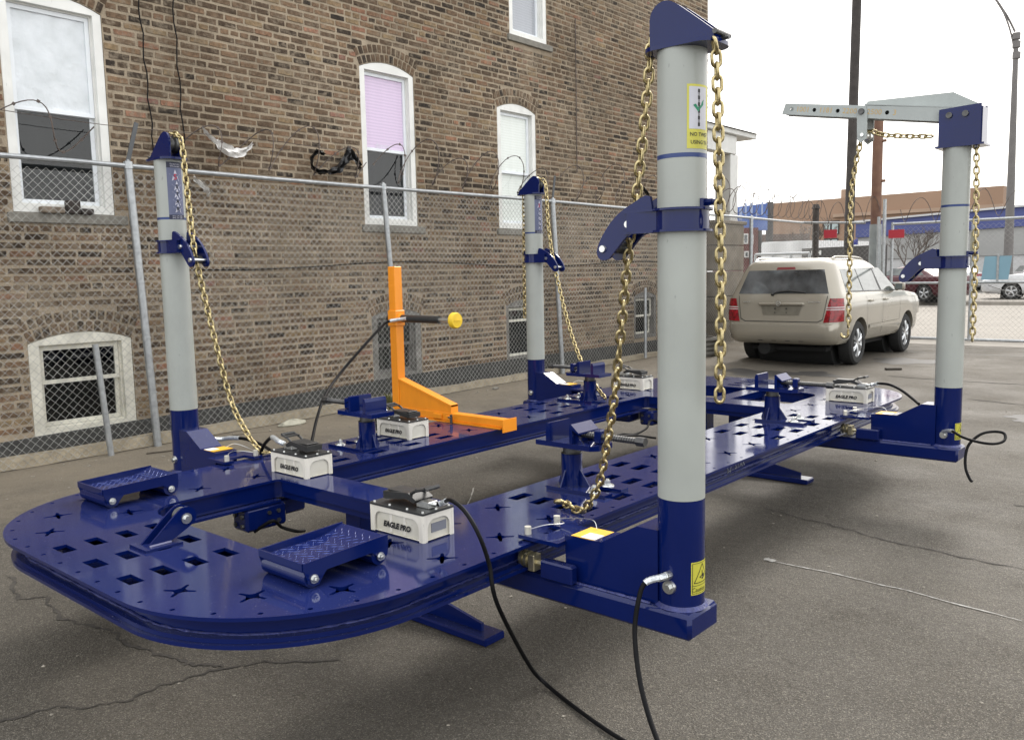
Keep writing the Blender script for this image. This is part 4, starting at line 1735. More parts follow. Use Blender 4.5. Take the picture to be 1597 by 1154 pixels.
    b.plate([(.04, -.075), (.175, -.062), (.175, -.05), (.04, -.05)], .007, P(0, zc - .0325), ins, V((1, 0, 0)))
    co = put('collar', b, BLUE, t)
    ol = smooth_closed([(.085, .078), (.15, .06), (.215, .022), (.265, -.035), (.288, -.085), (.275, -.112), (.245, -.112), (.215, -.085), (.17, -.04), (.13, -.03), (.085, -.03)])
    b = B()
    for x in (-.042, .042):
        b.plate(ol, .012, P(0, zc, x), ins, up)
    puts('cheek', b, BLUE, co, 30)
    b = B()
    for i_, z_ in ((.262, -.078), (.165, -.004)):
        for x, d in ((-.048, -1), (.048, 1)):
            b.cyl(P(i_, zc + z_, x), P(i_, zc + z_, x + d * .008), .013, .011, 14)
        b.cyl(P(i_, zc + z_, -.036), P(i_, zc + z_, .036), .009, .009, 10)
    puts('cheek_bolt', b, STEEL, co)
    b = B()
    b.lathe([(.006, -.03), (.020, -.03), (.020, -.012), (.014, -.006), (.014, .006), (.020, .012), (.020, .03), (.006, .03)], P(.235, zc - .075), 'x', 18)
    puts('roller', b, BLACKP, co)
    b = B()
    b.cyl(P(-RP - .006, zc + .05), P(-RP - .03, zc + .05), .012, .012, 6)
    b.cyl(P(-RP - .03, zc + .05), P(-RP - .055, zc + .05), .008, .008, 10)
    b.box(cx - .02, cx + .02, *sorted((cy + s * (RP - .002), cy + s * (RP + .01))), zc + .036, zc + .062)
    put('lock_bolt', b, BLUE, co, 25)
    if not arm:
        # head: two cheeks on a cap plate with a roller between
        b = B()
        b.plate(rrect(-.135, .105, -.078, .078, .05), .012, P(0, 2.168), ins, V((1, 0, 0)))
        hd = put('head_cap', b, BLUE, t, 25)
        ol = smooth_closed([(-.126, 2.1745), (.090, 2.1745), (.091, 2.262), (.080, 2.292), (.060, 2.307), (.036, 2.311), (.004, 2.298), (-.05, 2.257), (-.124, 2.197)], 3, keep=(0, 1, 8))
        b = B()
        for x in (-.032, .032):
            b.plate(ol, .010, P(0, 0, x), ins, up)
        puts('head_cheek', b, BLUE, hd, 25)
        b = B()
        b.lathe([(.008, -.025), (.046, -.025), (.046, -.012), (.034, -.005), (.034, .005), (.046, .012), (.046, .025), (.008, .025)], P(.042, 2.245), 'x', 24)
        put('head_roller', b, DARKSTEEL, hd)
        b = B()
        b.cyl(P(-.132, 2.190, -.045), P(-.132, 2.190, .045), .008, .008, 10)
        b.cyl(P(-.155, 2.176), P(-.13, 2.176), .006, .006, 8)
        put('chain_pin', b, DARKSTEEL, hd)
    else:
        b = B()
        b.plate([(-.135, 2.19), (.085, 2.19), (.085, 2.395), (-.135, 2.405)], .012, P(0, 0, -.07), ins, up)
        b.plate([(-.135, 2.19), (.085, 2.19), (.085, 2.395), (-.135, 2.405)], .012, P(0, 0, .07), ins, up)
        b.plate([(-.155, -.08), (.10, -.08), (.10, .08), (-.155, .08)], .012, P(0, 2.1835), ins, V((1, 0, 0)))
        b.box(cx - .063, cx + .063, *sorted((cy + s * .13, cy + s * .14)), 2.19, 2.39)
        hd = put('head_box', b, BLUE, t, 0)
        b = B()
        for i_ in (.03, -.055):
            b.cyl(P(i_, 2.357, -.076), P(i_, 2.357, -.088), .017, .017, 12)
        puts('head_bolt', b, DARKSTEEL, hd)
        # the inclined arm: two side bars with numbered holes
        tip, root = (1.03, 2.535), (-.13, 2.335)
        dx_, dz_ = tip[0] - root[0], tip[1] - root[1]
        L = hypot(dx_, dz_)
        e1 = (ins * (dx_ / L) + up * (dz_ / L))
        e2 = (up * (dx_ / L) - ins * (dz_ / L))
        O = P(root[0], root[1])
        hs = [L - .06 - k * .150 for k in range(5)]
        ab = B()
        hh = .040
        for x in (-.052, .052):
            ab.plate([(0, -hh), (L, -hh * .86), (L - .012, hh * .86), (0, hh)], .010, O + V((x, 0, 0)), e1, e2, [circ(h, .0, .0125, 12)[::-1] for h in hs] if x < 0 else ())
        ab.plate([(.0, -.0465), (L - .02, -.0465), (L - .02, .0465), (.0, .0465)], .006, O - e2 * (hh * .80), e1, V((1, 0, 0)))
        ab.plate([(.66, -.0465), (L - .02, -.0465), (L - .02, .0465), (.66, .0465)], .006, O + e2 * (hh * .78), e1, V((1, 0, 0)))
        ar = put('arm', ab, ARMP, t, 20)
        b = B()
        b.plate([(.0, hh + .002), (.06, hh + .045), (.20, hh + .10), (.68, hh + .035), (.70, hh + .002)], .010, O + V((.052, 0, 0)), e1, e2)
        b.plate([(.05, -.057), (.66, -.057), (.66, .057), (.05, .057)], .006, O + e2 * (hh + .003) * 1.0, e1, V((1, 0, 0)))
        put('arm_top_plate', b, ARMP, ar, 0)
        b = B()
        for k, num in enumerate(('1001', '1181', '2200', '2500', '3')):
            vs, fs = text_poly(num, .045)
            oo = O + V((-.0575, 0, 0)) + e1 * (hs[k] - .075 if k < 4 else hs[k] - .045)
            b.add([oo - e1 * p.x + e2 * p.y for p in vs], fs)
        put('arm_numbers', b, mat('pale_yellow_ink', (.66, .44, .16), .6), ar, None)
        b = B()
        hp = O + e1 * hs[3]
        for x in (-.062, .062):
            o2 = hp + V((x, 0, 0))
            b.plate([(-.028, .03), (-.022, -.165), (.0, -.185), (.034, -.165), (.036, -.02), (.026, .03)], .007, o2, -ins, up)
        hg = puts('hanger', b, ARMP, ar, 0)
        b = B()
        b.cyl(hp + V((-.066, 0, 0)), hp + V((-.078, 0, 0)), .019, .017, 16)
        b.cyl(hp + V((-.06, 0, 0)), hp + V((.06, 0, 0)), .010, .010, 10)
        put('hanger_pin', b, DARKSTEEL, hg)
        b = B()
        rp = hp + up * -.14 - ins * .008
        b.cyl(rp + V((-.066, 0, 0)), rp + V((-.074, 0, 0)), .013, .011, 14)
        b.lathe([(.006, -.05), (.026, -.05), (.026, -.02), (.018, -.01), (.018, .01), (.026, .02), (.026, .05), (.006, .05)], rp, 'x', 18)
        put('hanger_roller', b, STEEL, hg)
        VIEW_COLLAR['arm_roller'] = rp
    # stickers
    if chainlab:
        va = atan2(CAM.y - cy, CAM.x - cx)
        b = B()
        a0, a1 = va + radians(11), va + radians(80)
        am = va + radians(41)
        curved_patch(b, (cx, cy), RP + .0006, a0, a1, 1.865, 2.052, 12, 0)
        curved_patch(b, (cx, cy), RP + .0010, va + radians(16), va + radians(68), 1.922, 2.045, 12, 1)
        # chain drawing and green tick
        for k in range(11):
            z_ = 1.935 + k * .0098
            hw_ = .0018 if k % 2 else .0040
            curved_poly(b, (cx, cy), RP + .0014, am, z_, [(-hw_, -.0052), (hw_, -.0052), (hw_, .0052), (-hw_, .0052)], 2)
        curved_poly(b, (cx, cy), RP + .0018, am, 1.985, [(-.021, .006), (-.012, .010), (-.004, .0), (.020, .024), (.018, .008), (-.003, -.013)], 3)
        am2 = va + radians(46)
        curved_text(b, (cx, cy), RP + .0014, am2, 1.906, 'NO TWIST', .0155, 2, .0002)
        curved_text(b, (cx, cy), RP + .0014, am2, 1.883, 'USING TH', .0155, 2, .0002)
        put('chain_label', b, [mat('label_yellow', (.68, .64, .10), .5), mat('label_white', (.66, .67, .74), .5), INK, mat('tick_green', (.02, .28, .15), .5)], t, None)
    if warn:
        va = atan2(CAM.y - cy, CAM.x - cx)
        w0, w1, z0, z1 = warn
        b = B()
        curved_patch(b, (cx, cy), RP + .0006, va + radians(w0), va + radians(w1), z0, z1, 12, 0)
        am = va + radians(w0) + .046 / RP
        hgt = z1 - z0
        for (za, zb) in ((z0 + .004, z0 + .0055), (z1 - .0055, z1 - .004), (z0 + hgt * .27, z0 + hgt * .285)):
            curved_patch(b, (cx, cy), RP + .0010, va + radians(w0 + 4), va + radians(w1), za, zb, 12, 1)
        curved_patch(b, (cx, cy), RP + .0010, va + radians(w0 + 3), va + radians(w0 + 4.5), z0 + .004, z1 - .004, 2, 1)
        tz = z0 + hgt * .36
        th = hgt * .56
        tw = .036
        for (p_, q_) in (((-tw, 0), (0, th)), ((0, th), (tw, 0)), ((-tw, 0), (tw, 0))):
            d = V(q_) - V(p_)
            nn = V((-d.y, d.x)).normalized() * .0012
            for k in range(10):
                a_, c_ = V(p_) + d * (k / 10), V(p_) + d * ((k + 1) / 10)
                curved_poly(b, (cx, cy), RP + .0014, am, tz, [(a_.x - nn.x, a_.y - nn.y), (c_.x - nn.x, c_.y - nn.y), (c_.x + nn.x, c_.y + nn.y), (a_.x + nn.x, a_.y + nn.y)], 1)
        curved_poly(b, (cx, cy), RP + .0014, am, tz + .006, [(-.014, .012), (-.002, .016), (-.001, .032), (.002, .032), (.003, .018), (.012, .02), (.013, .008), (.002, .002), (-.004, .004), (.001, .009), (-.012, .008)], 1)
        curved_text(b, (cx, cy), RP + .0014, am - .012 / RP, z0 + hgt * .15, 'Caution', .020, 1)
        put('warning_label', b, [mat('warning_yellow', (.62, .58, .06), .45), INK], t, None)
    if star:
        va = atan2(CAM.y - cy, CAM.x - cx)
        b = B()
        a0 = va + radians(star)
        wdt = .088
        am = a0 + wdt / 2 / RP
        r0 = RP + .0006
        curved_patch(b, (cx, cy), r0, a0, a0 + wdt / RP, 1.842, 2.15, 12, 0)
        curved_patch(b, (cx, cy), r0 + .0004, a0, a0 + wdt / RP, 2.118, 2.15, 12, 1)
        curved_patch(b, (cx, cy), r0 + .0004, a0, a0 + wdt / RP, 1.842, 1.866, 12, 1)
        curved_poly(b, (cx, cy), r0 + .0006, am, 2.075, star2(.034, .014), 2)
        curved_text(b, (cx, cy), r0 + .0010, am, 2.068, '5', .042, 3, .0008)
        for k, ch_ in enumerate('STAR'):
            z_ = 2.020 - k * .040
            curved_poly(b, (cx, cy), r0 + .0006, am + .006 / RP, z_, star2(.029, .012), 2)
            curved_text(b, (cx, cy), r0 + .0010, am + .006 / RP, z_ - .003, ch_, .030, 4, .0006)
        curved_text(b, (cx, cy), r0 + .0010, am, 2.138, 'Equipment', .012, 2)
        curved_text(b, (cx, cy), r0 + .0010, am, 2.126, 'Wholesale', .012, 2)
        curved_text(b, (cx, cy), r0 + .0010, am, 1.858, '(773) 247-1880', .009, 2)
        curved_text(b, (cx, cy), r0 + .0010, am, 1.848, '(800) 247-1880', .009, 2)
        put('star_label', b, [mat('label_slate', (.13, .15, .26), .5), mat('label_navy', (.01, .015, .05), .5), mat('label_star_white', (.66, .66, .78), .5), mat('label_red', (.5, .02, .06), .5), INK], t, None)
    return t


def smooth_closed(pts, k=3, keep=()):
    n = len(pts)
    out = []
    P_ = [V(p) for p in pts]
    for i in range(n):
        j = (i + 1) % n
        p0 = P_[i - 1] if i not in keep else P_[i]
        p3 = P_[(i + 2) % n] if j not in keep else P_[j]
        p1, p2 = P_[i], P_[j]
        for q_ in range(k):
            t = q_ / k
            v_ = .5 * ((2 * p1) + (p2 - p0) * t + (2 * p0 - 5 * p1 + 4 * p2 - p3) * t * t + (3 * p1 - p0 - 3 * p2 + p3) * t ** 3)
            out.append((v_.x, v_.y))
    return out


T1 = tower(1.286, -1.605, -1, 1.657, 'nearest grey and blue pulling tower with a chain warning label', warn=(24, 100, .481, .588), chainlab=True)
T2 = tower(1.304, 1.594, 1, 1.693, 'left grey and blue pulling tower with star stickers close to the fence', star=-9)
T3 = tower(4.51, 1.63, 1, 1.636, 'smallest looking pulling tower, far side of the rack near the wall', star=8)
T4 = tower(4.428, -1.62, -1, 1.523, 'right pulling tower carrying a long pale overhead arm', arm=True, warn=(34, 92, .475, .575))


# ------------------------------------------------------------------ chains
def link_mesh():
    b = B()
    r = .0054
    hl, hw = .0232, .0130      # centre line half sizes
    pts = []
    for i in range(7):
        a = -pi / 2 + pi * i / 6
        pts.append((hw * sin(a) * 1.0, 0, (hl - hw) + hw * cos(a)) if 0 else (hw * sin(a), 0, (hl - hw) + hw * cos(a)))
    for i in range(7):
        a = pi / 2 + pi * i / 6
        pts.append((hw * sin(a), 0, -(hl - hw) + hw * cos(a)))
    b.tube(pts, r, 7, closed=True)
    return b.mesh('link', GOLD, 60)


LINK = link_mesh()


def chain(label, pts, pitch=.0355, group='gold chains on the towers', hook=None, roll=0.):
    pts = smooth_pts(pts, 8)
    root = thing('chain', label, 'chain', pts[0], group)
    cum = [0]
    for a, c in zip(pts[:-1], pts[1:]):
        cum.append(cum[-1] + (c - a).length)
    n = int(cum[-1] / pitch)
    j = 0
    rnd = random.Random(len(label))
    for i in range(n):
        s_ = (i + .5) * pitch
        while cum[j + 1] < s_:
            j += 1
        t = (s_ - cum[j]) / (cum[j + 1] - cum[j])
        p = pts[j].lerp(pts[j + 1], t)
        d = (pts[j + 1] - pts[j]).normalized()
        x, y = frame(d)
        a = roll + (pi / 2 if i % 2 else 0) + rnd.uniform(-.13, .13)
        xx = x * cos(a) + y * sin(a)
        yy = d.cross(xx)
        o = bpy.data.objects.new('link', LINK)
        COL.objects.link(o)
        o.parent = root
        o.matrix_parent_inverse = WM[root.name].inverted()
        o.matrix_basis = Matrix(((xx.x, yy.x, d.x, p.x), (xx.y, yy.y, d.y, p.y), (xx.z, yy.z, d.z, p.z), (0, 0, 0, 1)))
    if hook:
        b = B()
        p, d = V(hook[0]), V(hook[1]).normalized()
        n_ = V(hook[2]).normalized()
        side = d.cross(n_).normalized()
        pp = []
        for i in range(14):
            a = -pi * .15 + pi * 1.25 * i / 13
            pp.append(p + d * (.022 + .022 * sin(a)) + side * (.022 * cos(a) - .022))
        b.tube([p - d * .01] + pp, [.007] + [.008] * 7 + [.0095] * 5 + [.007, .005], 8)
        put('hook', b, GOLD, root, 60)
    return root


PITCH = .0285
rn = 45
# nearest tower
chain('gold chain on the near tower, draped from its head onto the deck',
      [(1.286, -1.545, 2.285), (1.287, -1.50, 2.24), (1.286, -1.49, 2.13), at(1004, 200, x=1.29), at(990, 330, x=1.30), at(980, 395, x=1.31), at(960, 600, x=1.40), at(945, 700, x=1.47), at(934, 755, x=1.51),
       at(918, 786, x=1.53), at(905, 796, z=.572), at(890, 790, z=.572), at(878, 783, z=.575)], hook=(at(880, 784, z=.580), (-.8, .6, .15), (.2, .3, 1)), roll=pi / 4)
chain('gold chain hanging straight down the outer side of the near tower', [at(1113, 62, y=-1.735), at(1118, 110, y=-1.735), at(1122, 300, y=-1.735), at(1124, 450, y=-1.735), at(1122, 633, y=-1.735)], roll=pi / 4)
# left tower
chain('gold chain from the left tower slanting down to the deck by the first pump', [(1.30, 1.54, 2.305), at(280, 214, x=1.3), at(285, 235, x=1.3), at(288, 265, x=1.3), at(292, 300, x=1.3), at(298, 350, x=1.3), at(304, 396, x=1.3), at(318, 460, x=1.33), at(340, 550, x=1.37), at(362, 630, x=1.41), at(388, 680, x=1.44),
                                                                       at(404, 700, x=1.46), at(412, 705, z=.575), at(428, 705, z=.575)], hook=(at(428, 705, z=.58), (.3, -.9, .1), (0, 0, 1)))
chain('gold chain from the far left tower slanting down behind the clamp', [(4.51, 1.57, 2.30), at(849, 284, x=4.51), at(852, 300, x=4.5), at(855, 350, x=4.5), at(861, 395, x=4.5), at(868, 430, x=4.47), at(885, 500, x=4.37), at(905, 560, x=4.25), at(928, 600, x=4.1), at(945, 622, x=4.0)])
chain('gold chain hanging down the outer side of the far left tower', [at(817, 305, x=4.51), at(817.5, 400, x=4.51), at(818.5, 500, x=4.51)])
# right tower with the arm
rp = VIEW_COLLAR['arm_roller']
chain('gold chain dangling from the end hanger of the overhead arm', [rp + V((0, .02, .02)), rp + V((0, .03, -.03)), at(1328, 300, x=4.43), at(1325, 420, x=4.43), at(1323, 515, x=4.43)],
      hook=(at(1323, 516, x=4.43), (0, 0, -1), (1, 0, 0)))
chain('gold chain sagging level between the arm hanger and the right tower head', [rp + V((0, .0, .03)), at(1362, 206, x=4.43), at(1380, 211, x=4.43), at(1420, 213, x=4.43), at(1461, 213, x=4.43)], roll=.6)
chain('gold chain hanging straight down the outer side of the right tower', [at(1522, 222, x=4.43), at(1523, 260, x=4.43), at(1521, 400, x=4.43), at(1516, 540, x=4.43)])


# ------------------------------------------------------------------ pumps
def pump(x, y, s, label, ln=.290, dp=.155):
    """x, y: corner nearest the camera (min x, min y); s=+1 hose leaves towards +y"""
    z = DZ
    t = thing('air_hydraulic_pump', label, 'pump', (x + dp / 2, y + ln / 2, z), 'foot pumps on the deck')
    H = .100
    b = B()
    b.plate(rrect(.008, dp - .008, .008, ln - .008, .01), H - .006, (x, y, z + H / 2 + .002), (1, 0, 0), (0, 1, 0))
    cr = put('tank_core', b, TANKC, t)

    def arch(w0, w1, h, r=.035, n=6):
        pts = [(w0, .006)]
        pts += [(w1, .006)]
        for i in range(n + 1):
            a = pi / 2 * i / n
            pts.append((w1 - r + r * cos(a), h - r + r * sin(a)))
        for i in range(n + 1):
            a = pi / 2 + pi / 2 * i / n
            pts.append((w0 + r + r * cos(a), h - r + r * sin(a)))
        return pts
    b = B()
    fr = [(0, 0), (.022, 0), (.024, .005), (ln - .024, .005), (ln - .022, 0), (ln, 0), (ln, H), (0, H)]
    for xx in (x + .003, x + dp - .003):
        b.plate(fr, .006, (xx, y, z), (0, 1, 0), (0, 0, 1), [arch(.024, ln - .024, H * .80)[::-1]])
    fr = [(.006, 0), (.02, 0), (.022, .005), (dp - .022, .005), (dp - .02, 0), (dp - .006, 0), (dp - .006, H), (.006, H)]
    for yy in (y + .003, y + ln - .003):
        b.plate(fr, .006, (x, yy, z), (1, 0, 0), (0, 0, 1), [arch(.022, dp - .022, H * .80)[::-1]])
    for px_ in (x + .007, x + dp - .007):
        for py in (y + .007, y + ln - .007):
            b.cyl((px_, py, z), (px_, py, z + H), .009, .010, 12)
    put('tank_shell', b, TANKP, t, 25)
    b = B()
    for k in (.36, .62):
        b.box(x + .0045, x + .009, y + ln * k - .007, y + ln * k + .007, z + .008, z + H * .8, .001)
    puts('tank_rib', b, TANKP, t, 0)
    b = B()
    vs, fs = text_poly('EAGLE PRO', .029, .0016)
    yc = y + ln * .50
    b.add([(x + .0038, yc - p.x - (p.y * .25), z + .036 + p.y * 1.0) for p in vs], fs)
    vs, fs = text_poly('´', .02)
    b.add([(x + .0038, yc - .082 - p.x, z + .05 + p.y) for p in vs], fs)
    put('lettering', b, INK, t, None)
    if s < 0:
        b = B()
        b.box(x + dp * .30, x + dp * .78, y + .0055, y + .0078, z + .028, z + .062)
        put('rating_plate', b, PLATE, t, 0)
    b = B()
    b.plate(rrect(-.003, dp + .003, -.003, ln + .003, .008), .007, (x, y, z + H + .004), (1, 0, 0), (0, 1, 0))
    lid = put('lid', b, BLACKP, t, 30)
    b = B()
    for px_ in (x + .012, x + dp - .012):
        for k in (.045, .33, .66, .955):
            b.cyl((px_, y + ln * k, z + H + .007), (px_, y + ln * k, z + H + .013), .0055, .0045, 8)
    for k in (.5,):
        for py in (y + .012, y + ln - .012):
            b.cyl((x + dp * k, py, z + H + .007), (x + dp * k, py, z + H + .013), .0055, .0045, 8)
    puts('lid_screw', b, STEEL, lid)
    # treadle pedal: along y, low at the far end from the hose
    b = B()

    def Y(a):
        return y + (a if s > 0 else ln - a)
    zt = z + H + .007
    cxm = x + dp * .52
    hw_ = .044
    prof = [(.035, .014), (.035, .040), (.175, .052), (.215, .030), (.205, .018), (.16, .030), (.05, .012)]
    b.plate([(Y(a) - y, h) for a, h in (prof if s > 0 else prof[::-1])], hw_ * 2, (cxm, y, zt), (0, 1, 0), (0, 0, 1))
    b.box(cxm - hw_ + .008, cxm + hw_ - .008, *sorted((Y(.05), Y(.15))), zt + .0445, zt + .049, .002)
    put('pedal', b, BLACKP, t, 20)
    b = B()
    for dx in (-.034, .034):
        pts = [(cxm + dx, Y(.175), zt + .045), (cxm + dx, Y(.205), zt + .062), (cxm + dx, Y(.255), zt + .075)]
        b.tube(pts, .006, 6)
    b.tube([(cxm - .036, Y(.255), zt + .075), (cxm + .036, Y(.255), zt + .075)], .008, 6)
    b.box(cxm - .036, cxm + .036, *sorted((Y(.205), Y(.255))), zt + .066, zt + .071, 0, 0)
    put('pedal_handle', b, BLACKP, t)
    b = B()
    b.box(cxm - .024, cxm + .024, *sorted((Y(.195), Y(.262))), zt, zt + .026, .003)
    b.cyl((cxm, Y(.262), zt + .016), (cxm, Y(.285), zt + .018), .010, .009, 6)
    put('valve_block', b, STEEL, t, 20)
    return t, V((cxm, Y(.285), zt + .018))


pumps = {}
for key, x, y, s, lab in (('near', .935, -.765, -1, 'white foot pump nearest the camera with hose leaving to the right'),
                          ('left', 1.272, .405, 1, 'white foot pump at the left end of the near cross beam'),
                          ('mid', 2.225, .725, 1, 'white foot pump on the far rail just left of the orange stand'),
                          ('far', 4.735, .705, 1, 'small looking white foot pump at the far end of the left rail'),
                          ('right', 4.99, -.965, -1, 'white foot pump at the rear right corner beside the right tower')):
    pumps[key] = pump(x, y, s, lab)


# ------------------------------------------------------------------ hoses
def hose(label, pts, r=.0095, sleeves=(), m=BLACKR, name='air_hose', fitting=None):
    pp = smooth_pts(pts, 10)
    root = thing(name, label, 'hose', pp[0], 'black hoses of the pumps')
    b = B()
    b.tube(pp, r, 10)
    put('rubber_hose', b, m, root)
    N = len(pp)
    for a0, a1 in sleeves:
        i0, i1 = int(a0 * (N - 1)), max(int(a1 * (N - 1)), int(a0 * (N - 1)) + 1)
        seg = pp[i0:i1 + 1]
        b = B()
        b.tube(seg, [r * 1.45 if k % 2 else r * 1.3 for k in range(len(seg))], 10)
        put('hose_sleeve', b, SLEEVE, root)
    if fitting:
        b = B()
        for (p0, p1, rr, n) in fitting:
            b.cyl(p0, p1, rr, rr, n)
        put('fitting', b, STEEL, root, 25)
    return root


e = pumps['near'][1]
hose('black hose arching from the near pump over the deck edge to the ground', [e, e + V((0, -.03, .012)), at(703, 780, y=-.93), at(724, 796, y=-1.0), at(746, 832, y=-1.075), at(763, 880, y=-1.10), at(775, 940, y=-1.12), (1.12, -1.08, .14), at(850, 1065, z=.02), at(920, 1120, z=.012), at(985, 1162, z=.012), at(1060, 1200, z=.012)], .0075,
     sleeves=((.02, .13),))
c0 = V((1.286 - .080, -1.605, .545))
hose('black hose dropping from the near tower fitting to the ground', [c0, c0 + V((-.035, .01, .0)), at(1006, 909, x=1.135), at(996, 935, x=1.11), at(990, 985, x=1.08), at(996, 1050, x=1.03), at(1010, 1110, x=.97), at(1030, 1165, x=.9), at(1060, 1230, x=.84)], .0078,
     sleeves=((.07, .25),), fitting=((c0 + V((.02, 0, 0)), c0 + V((-.012, .002, 0)), .014, 8), (c0 + V((-.012, .002, 0)), c0 + V((-.042, .012, -.002)), .0115, 6)))
c4 = V((4.428 - .085, -1.62, .525))
hose('black hose looping in the air beside the right tower', [c4, at(1484, 672, x=4.25), at(1500, 681, x=4.2), at(1525, 689, x=4.2), at(1550, 692, x=4.25), at(1566, 687, x=4.3), at(1566, 676, x=4.35), at(1550, 673, x=4.35), at(1530, 677, x=4.3), at(1512, 692, x=4.25), at(1506, 710, x=4.22), at(1506, 730, x=4.2), at(1512, 746, x=4.18), at(1516, 751, x=4.17)],
     .008, sleeves=((.0, .09),))
e = pumps['right'][1]
hose('black hose from the rear right pump to the right tower', [e, e + V((0, -.04, .01)), at(1372, 598, y=-1.12), at(1388, 600, y=-1.2), at(1405, 608, y=-1.3), at(1420, 619, y=-1.38), at(1433, 630, y=-1.45)], .009, sleeves=((0, .25),))
e = pumps['left'][1]
hose('black hose curling from the pump on the near cross beam', [e, e + V((-.01, .04, .012)), at(424, 682, y=.88), at(413, 692, y=1.0), at(408, 703, y=1.05), at(405, 714, y=1.1)], .009, sleeves=((.0, .38),))
hose('black hose lying from the left tower towards the pump', [(1.32, 1.50, .62), at(341, 685, y=1.5), at(358, 683, y=1.45), at(380, 684, y=1.35), at(400, 690, y=1.25), at(414, 697, y=1.15), at(423, 703, y=1.08)], .009, sleeves=((.05, .45),))
b_or = at(634, 497, x=2.80)
hose('long black hose from the orange stand ram curving down to the left', [b_or, at(618, 499, x=2.78), at(603, 503, x=2.72), at(588, 517, x=2.6), at(560, 548, x=2.4), at(530, 583, x=2.2), at(508, 615, x=2.0), at(495, 650, x=1.85), at(486, 690, x=1.7)], .009, sleeves=((.0, .22),))
hose('thin black hose hanging under the near cross beam', [(1.05, .52, .33), at(425, 812, x=1.1), at(440, 822, x=1.15), at(462, 828, x=1.2), at(475, 827, x=1.25)], .008)
hose('thin black hose sagging under the far end of the left rail', [(4.62, .42, .3), at(1017, 655, x=4.4), at(1008, 668, x=4.2), at(990, 677, x=4.0), at(970, 677, x=3.85), at(962, 681, x=3.7), at(990, 679, x=3.9), at(1022, 683, x=4.2)], .008)
e = pumps['mid'][1]
hose('black hose with silver sleeve leaving the middle pump', [e, e + V((0, .035, .02)), e + V((.01, .09, .0)), e + V((.03, .14, -.06)), e + V((.05, .16, -.13))], .009, sleeves=((0, .6),))


# ------------------------------------------------------------------ sill clamps
def clamp(cx, cy, s, label):
    """post centre cx, cy on the deck; s=+1 outward is +y; screw points outward"""
    t = thing('anchor_clamp', label, 'clamp', (cx, cy, DZ), 'anchor clamps on the deck')
    z = DZ
    yo = V((0, s, 0))
    up = V((0, 0, 1))
    ux = V((1, 0, 0))
    O = V((cx, cy, z))
    b = B()
    b.plate([(-.075, -.09), (.24, -.09), (.24, -.035), (.12, -.035), (.12, .035), (.24, .035), (.24, .09), (-.075, .09)], .014, O + up * .0075, yo, ux)
    put('base_plate', b, BLUE, t, 0)
    b = B()
    b.cyl(O + up * .0145, O + up * .155, .048, .048, 12)
    put('post', b, BLUE, t)
    b = B()
    b.cyl(O + up * .155, O + up * .191, .038, .038, 20)
    b.tube([O + up * .158 + V((.044 * cos(a * pi / 10), .044 * sin(a * pi / 10), 0)) for a in range(20)], .003, 6, closed=True)
    put('post_neck', b, DARKSTEEL, t)
    b = B()
    for d in (V((1, 0, 0)), V((-1, 0, 0)), yo, -yo):
        ext = .085 if d.dot(yo) == 0 else (.10 if d.dot(yo) > 0 else .072)
        b.plate([(.046, .0145), (ext, .0145), (.048, .085)], .007, O, d, up)
    puts('gusset', b, BLUE, t, 0)
    b = B()
    b.plate([(-.14, -.08), (.155, -.08), (.185, -.05), (.185, .05), (.155, .08), (-.14, .08)], .022, O + up * .2025, yo, ux)
    tp = put('top_plate', b, BLUE, t, 0)
    # jaws: long in x
    zt = .214
    b = B()
    b.plate([(-.085, zt), (-.085, zt + .062), (-.078, zt + .08), (-.064, zt + .08), (-.060, zt)], .15, O, yo, up)
    put('fixed_jaw', b, BLUE, tp, 0)
    b = B()
    b.plate([(.045, zt), (.045, zt + .082), (.055, zt + .085), (.095, zt + .050), (.095, zt + .042), (.062, zt + .06), (.060, zt)], .15, O, yo, up)
    for x in (-.05, .045):
        b.plate([(.060, zt), (.098, zt), (.060, zt + .045)], .006, O + ux * x, yo, up)
    put('moving_jaw', b, BLUE, tp, 0)
    b = B()
    b.box(cx - .022, cx + .022, *sorted((cy + s * .135, cy + s * .170)), z + zt + .0005, z + zt + .062, .006)
    put('screw_block', b, BLUE, tp, 30)
    b = B()
    n = 46
    pts = [O + yo * (.06 + .285 * i / n) + up * (zt + .032) for i in range(n + 1)]
    b.tube(pts, [.0145 if i % 2 else .012 for i in range(n + 1)], 12)
    b.cyl(O + yo * .345 + up * (zt + .032), O + yo * .385 + up * (zt + .032), .021, .021, 6)
    put('clamp_screw', b, DARKSTEEL, tp, 25)
    b = B()
    for x, yy in ((-.062, .165), (.062, .15)):
        p = O + ux * x + yo * yy + up * .015
        b.cyl(p, p + up * .005, .030, .028, 24)
        b.cyl(p + up * .005, p + up * .009, .019, .019, 20)
        b.cyl(p + up * .009, p + up * .024, .0135, .0135, 6)
        b.cyl(p + up * .024, p + up * .031, .008, .007, 10)
    puts('hold_down_bolt', b, STEEL, t, 25)
    return t


clamp(1.905, -.70, -1, 'blue anchor clamp on the near rail beside the draped chain')
clamp(4.02, -.70, -1, 'blue anchor clamp on the bright far part of the near rail')
clamp(1.92, .735, 1, 'blue anchor clamp on the far rail behind the first pumps')
clamp(4.04, .73, 1, 'blue anchor clamp beside the far left tower')


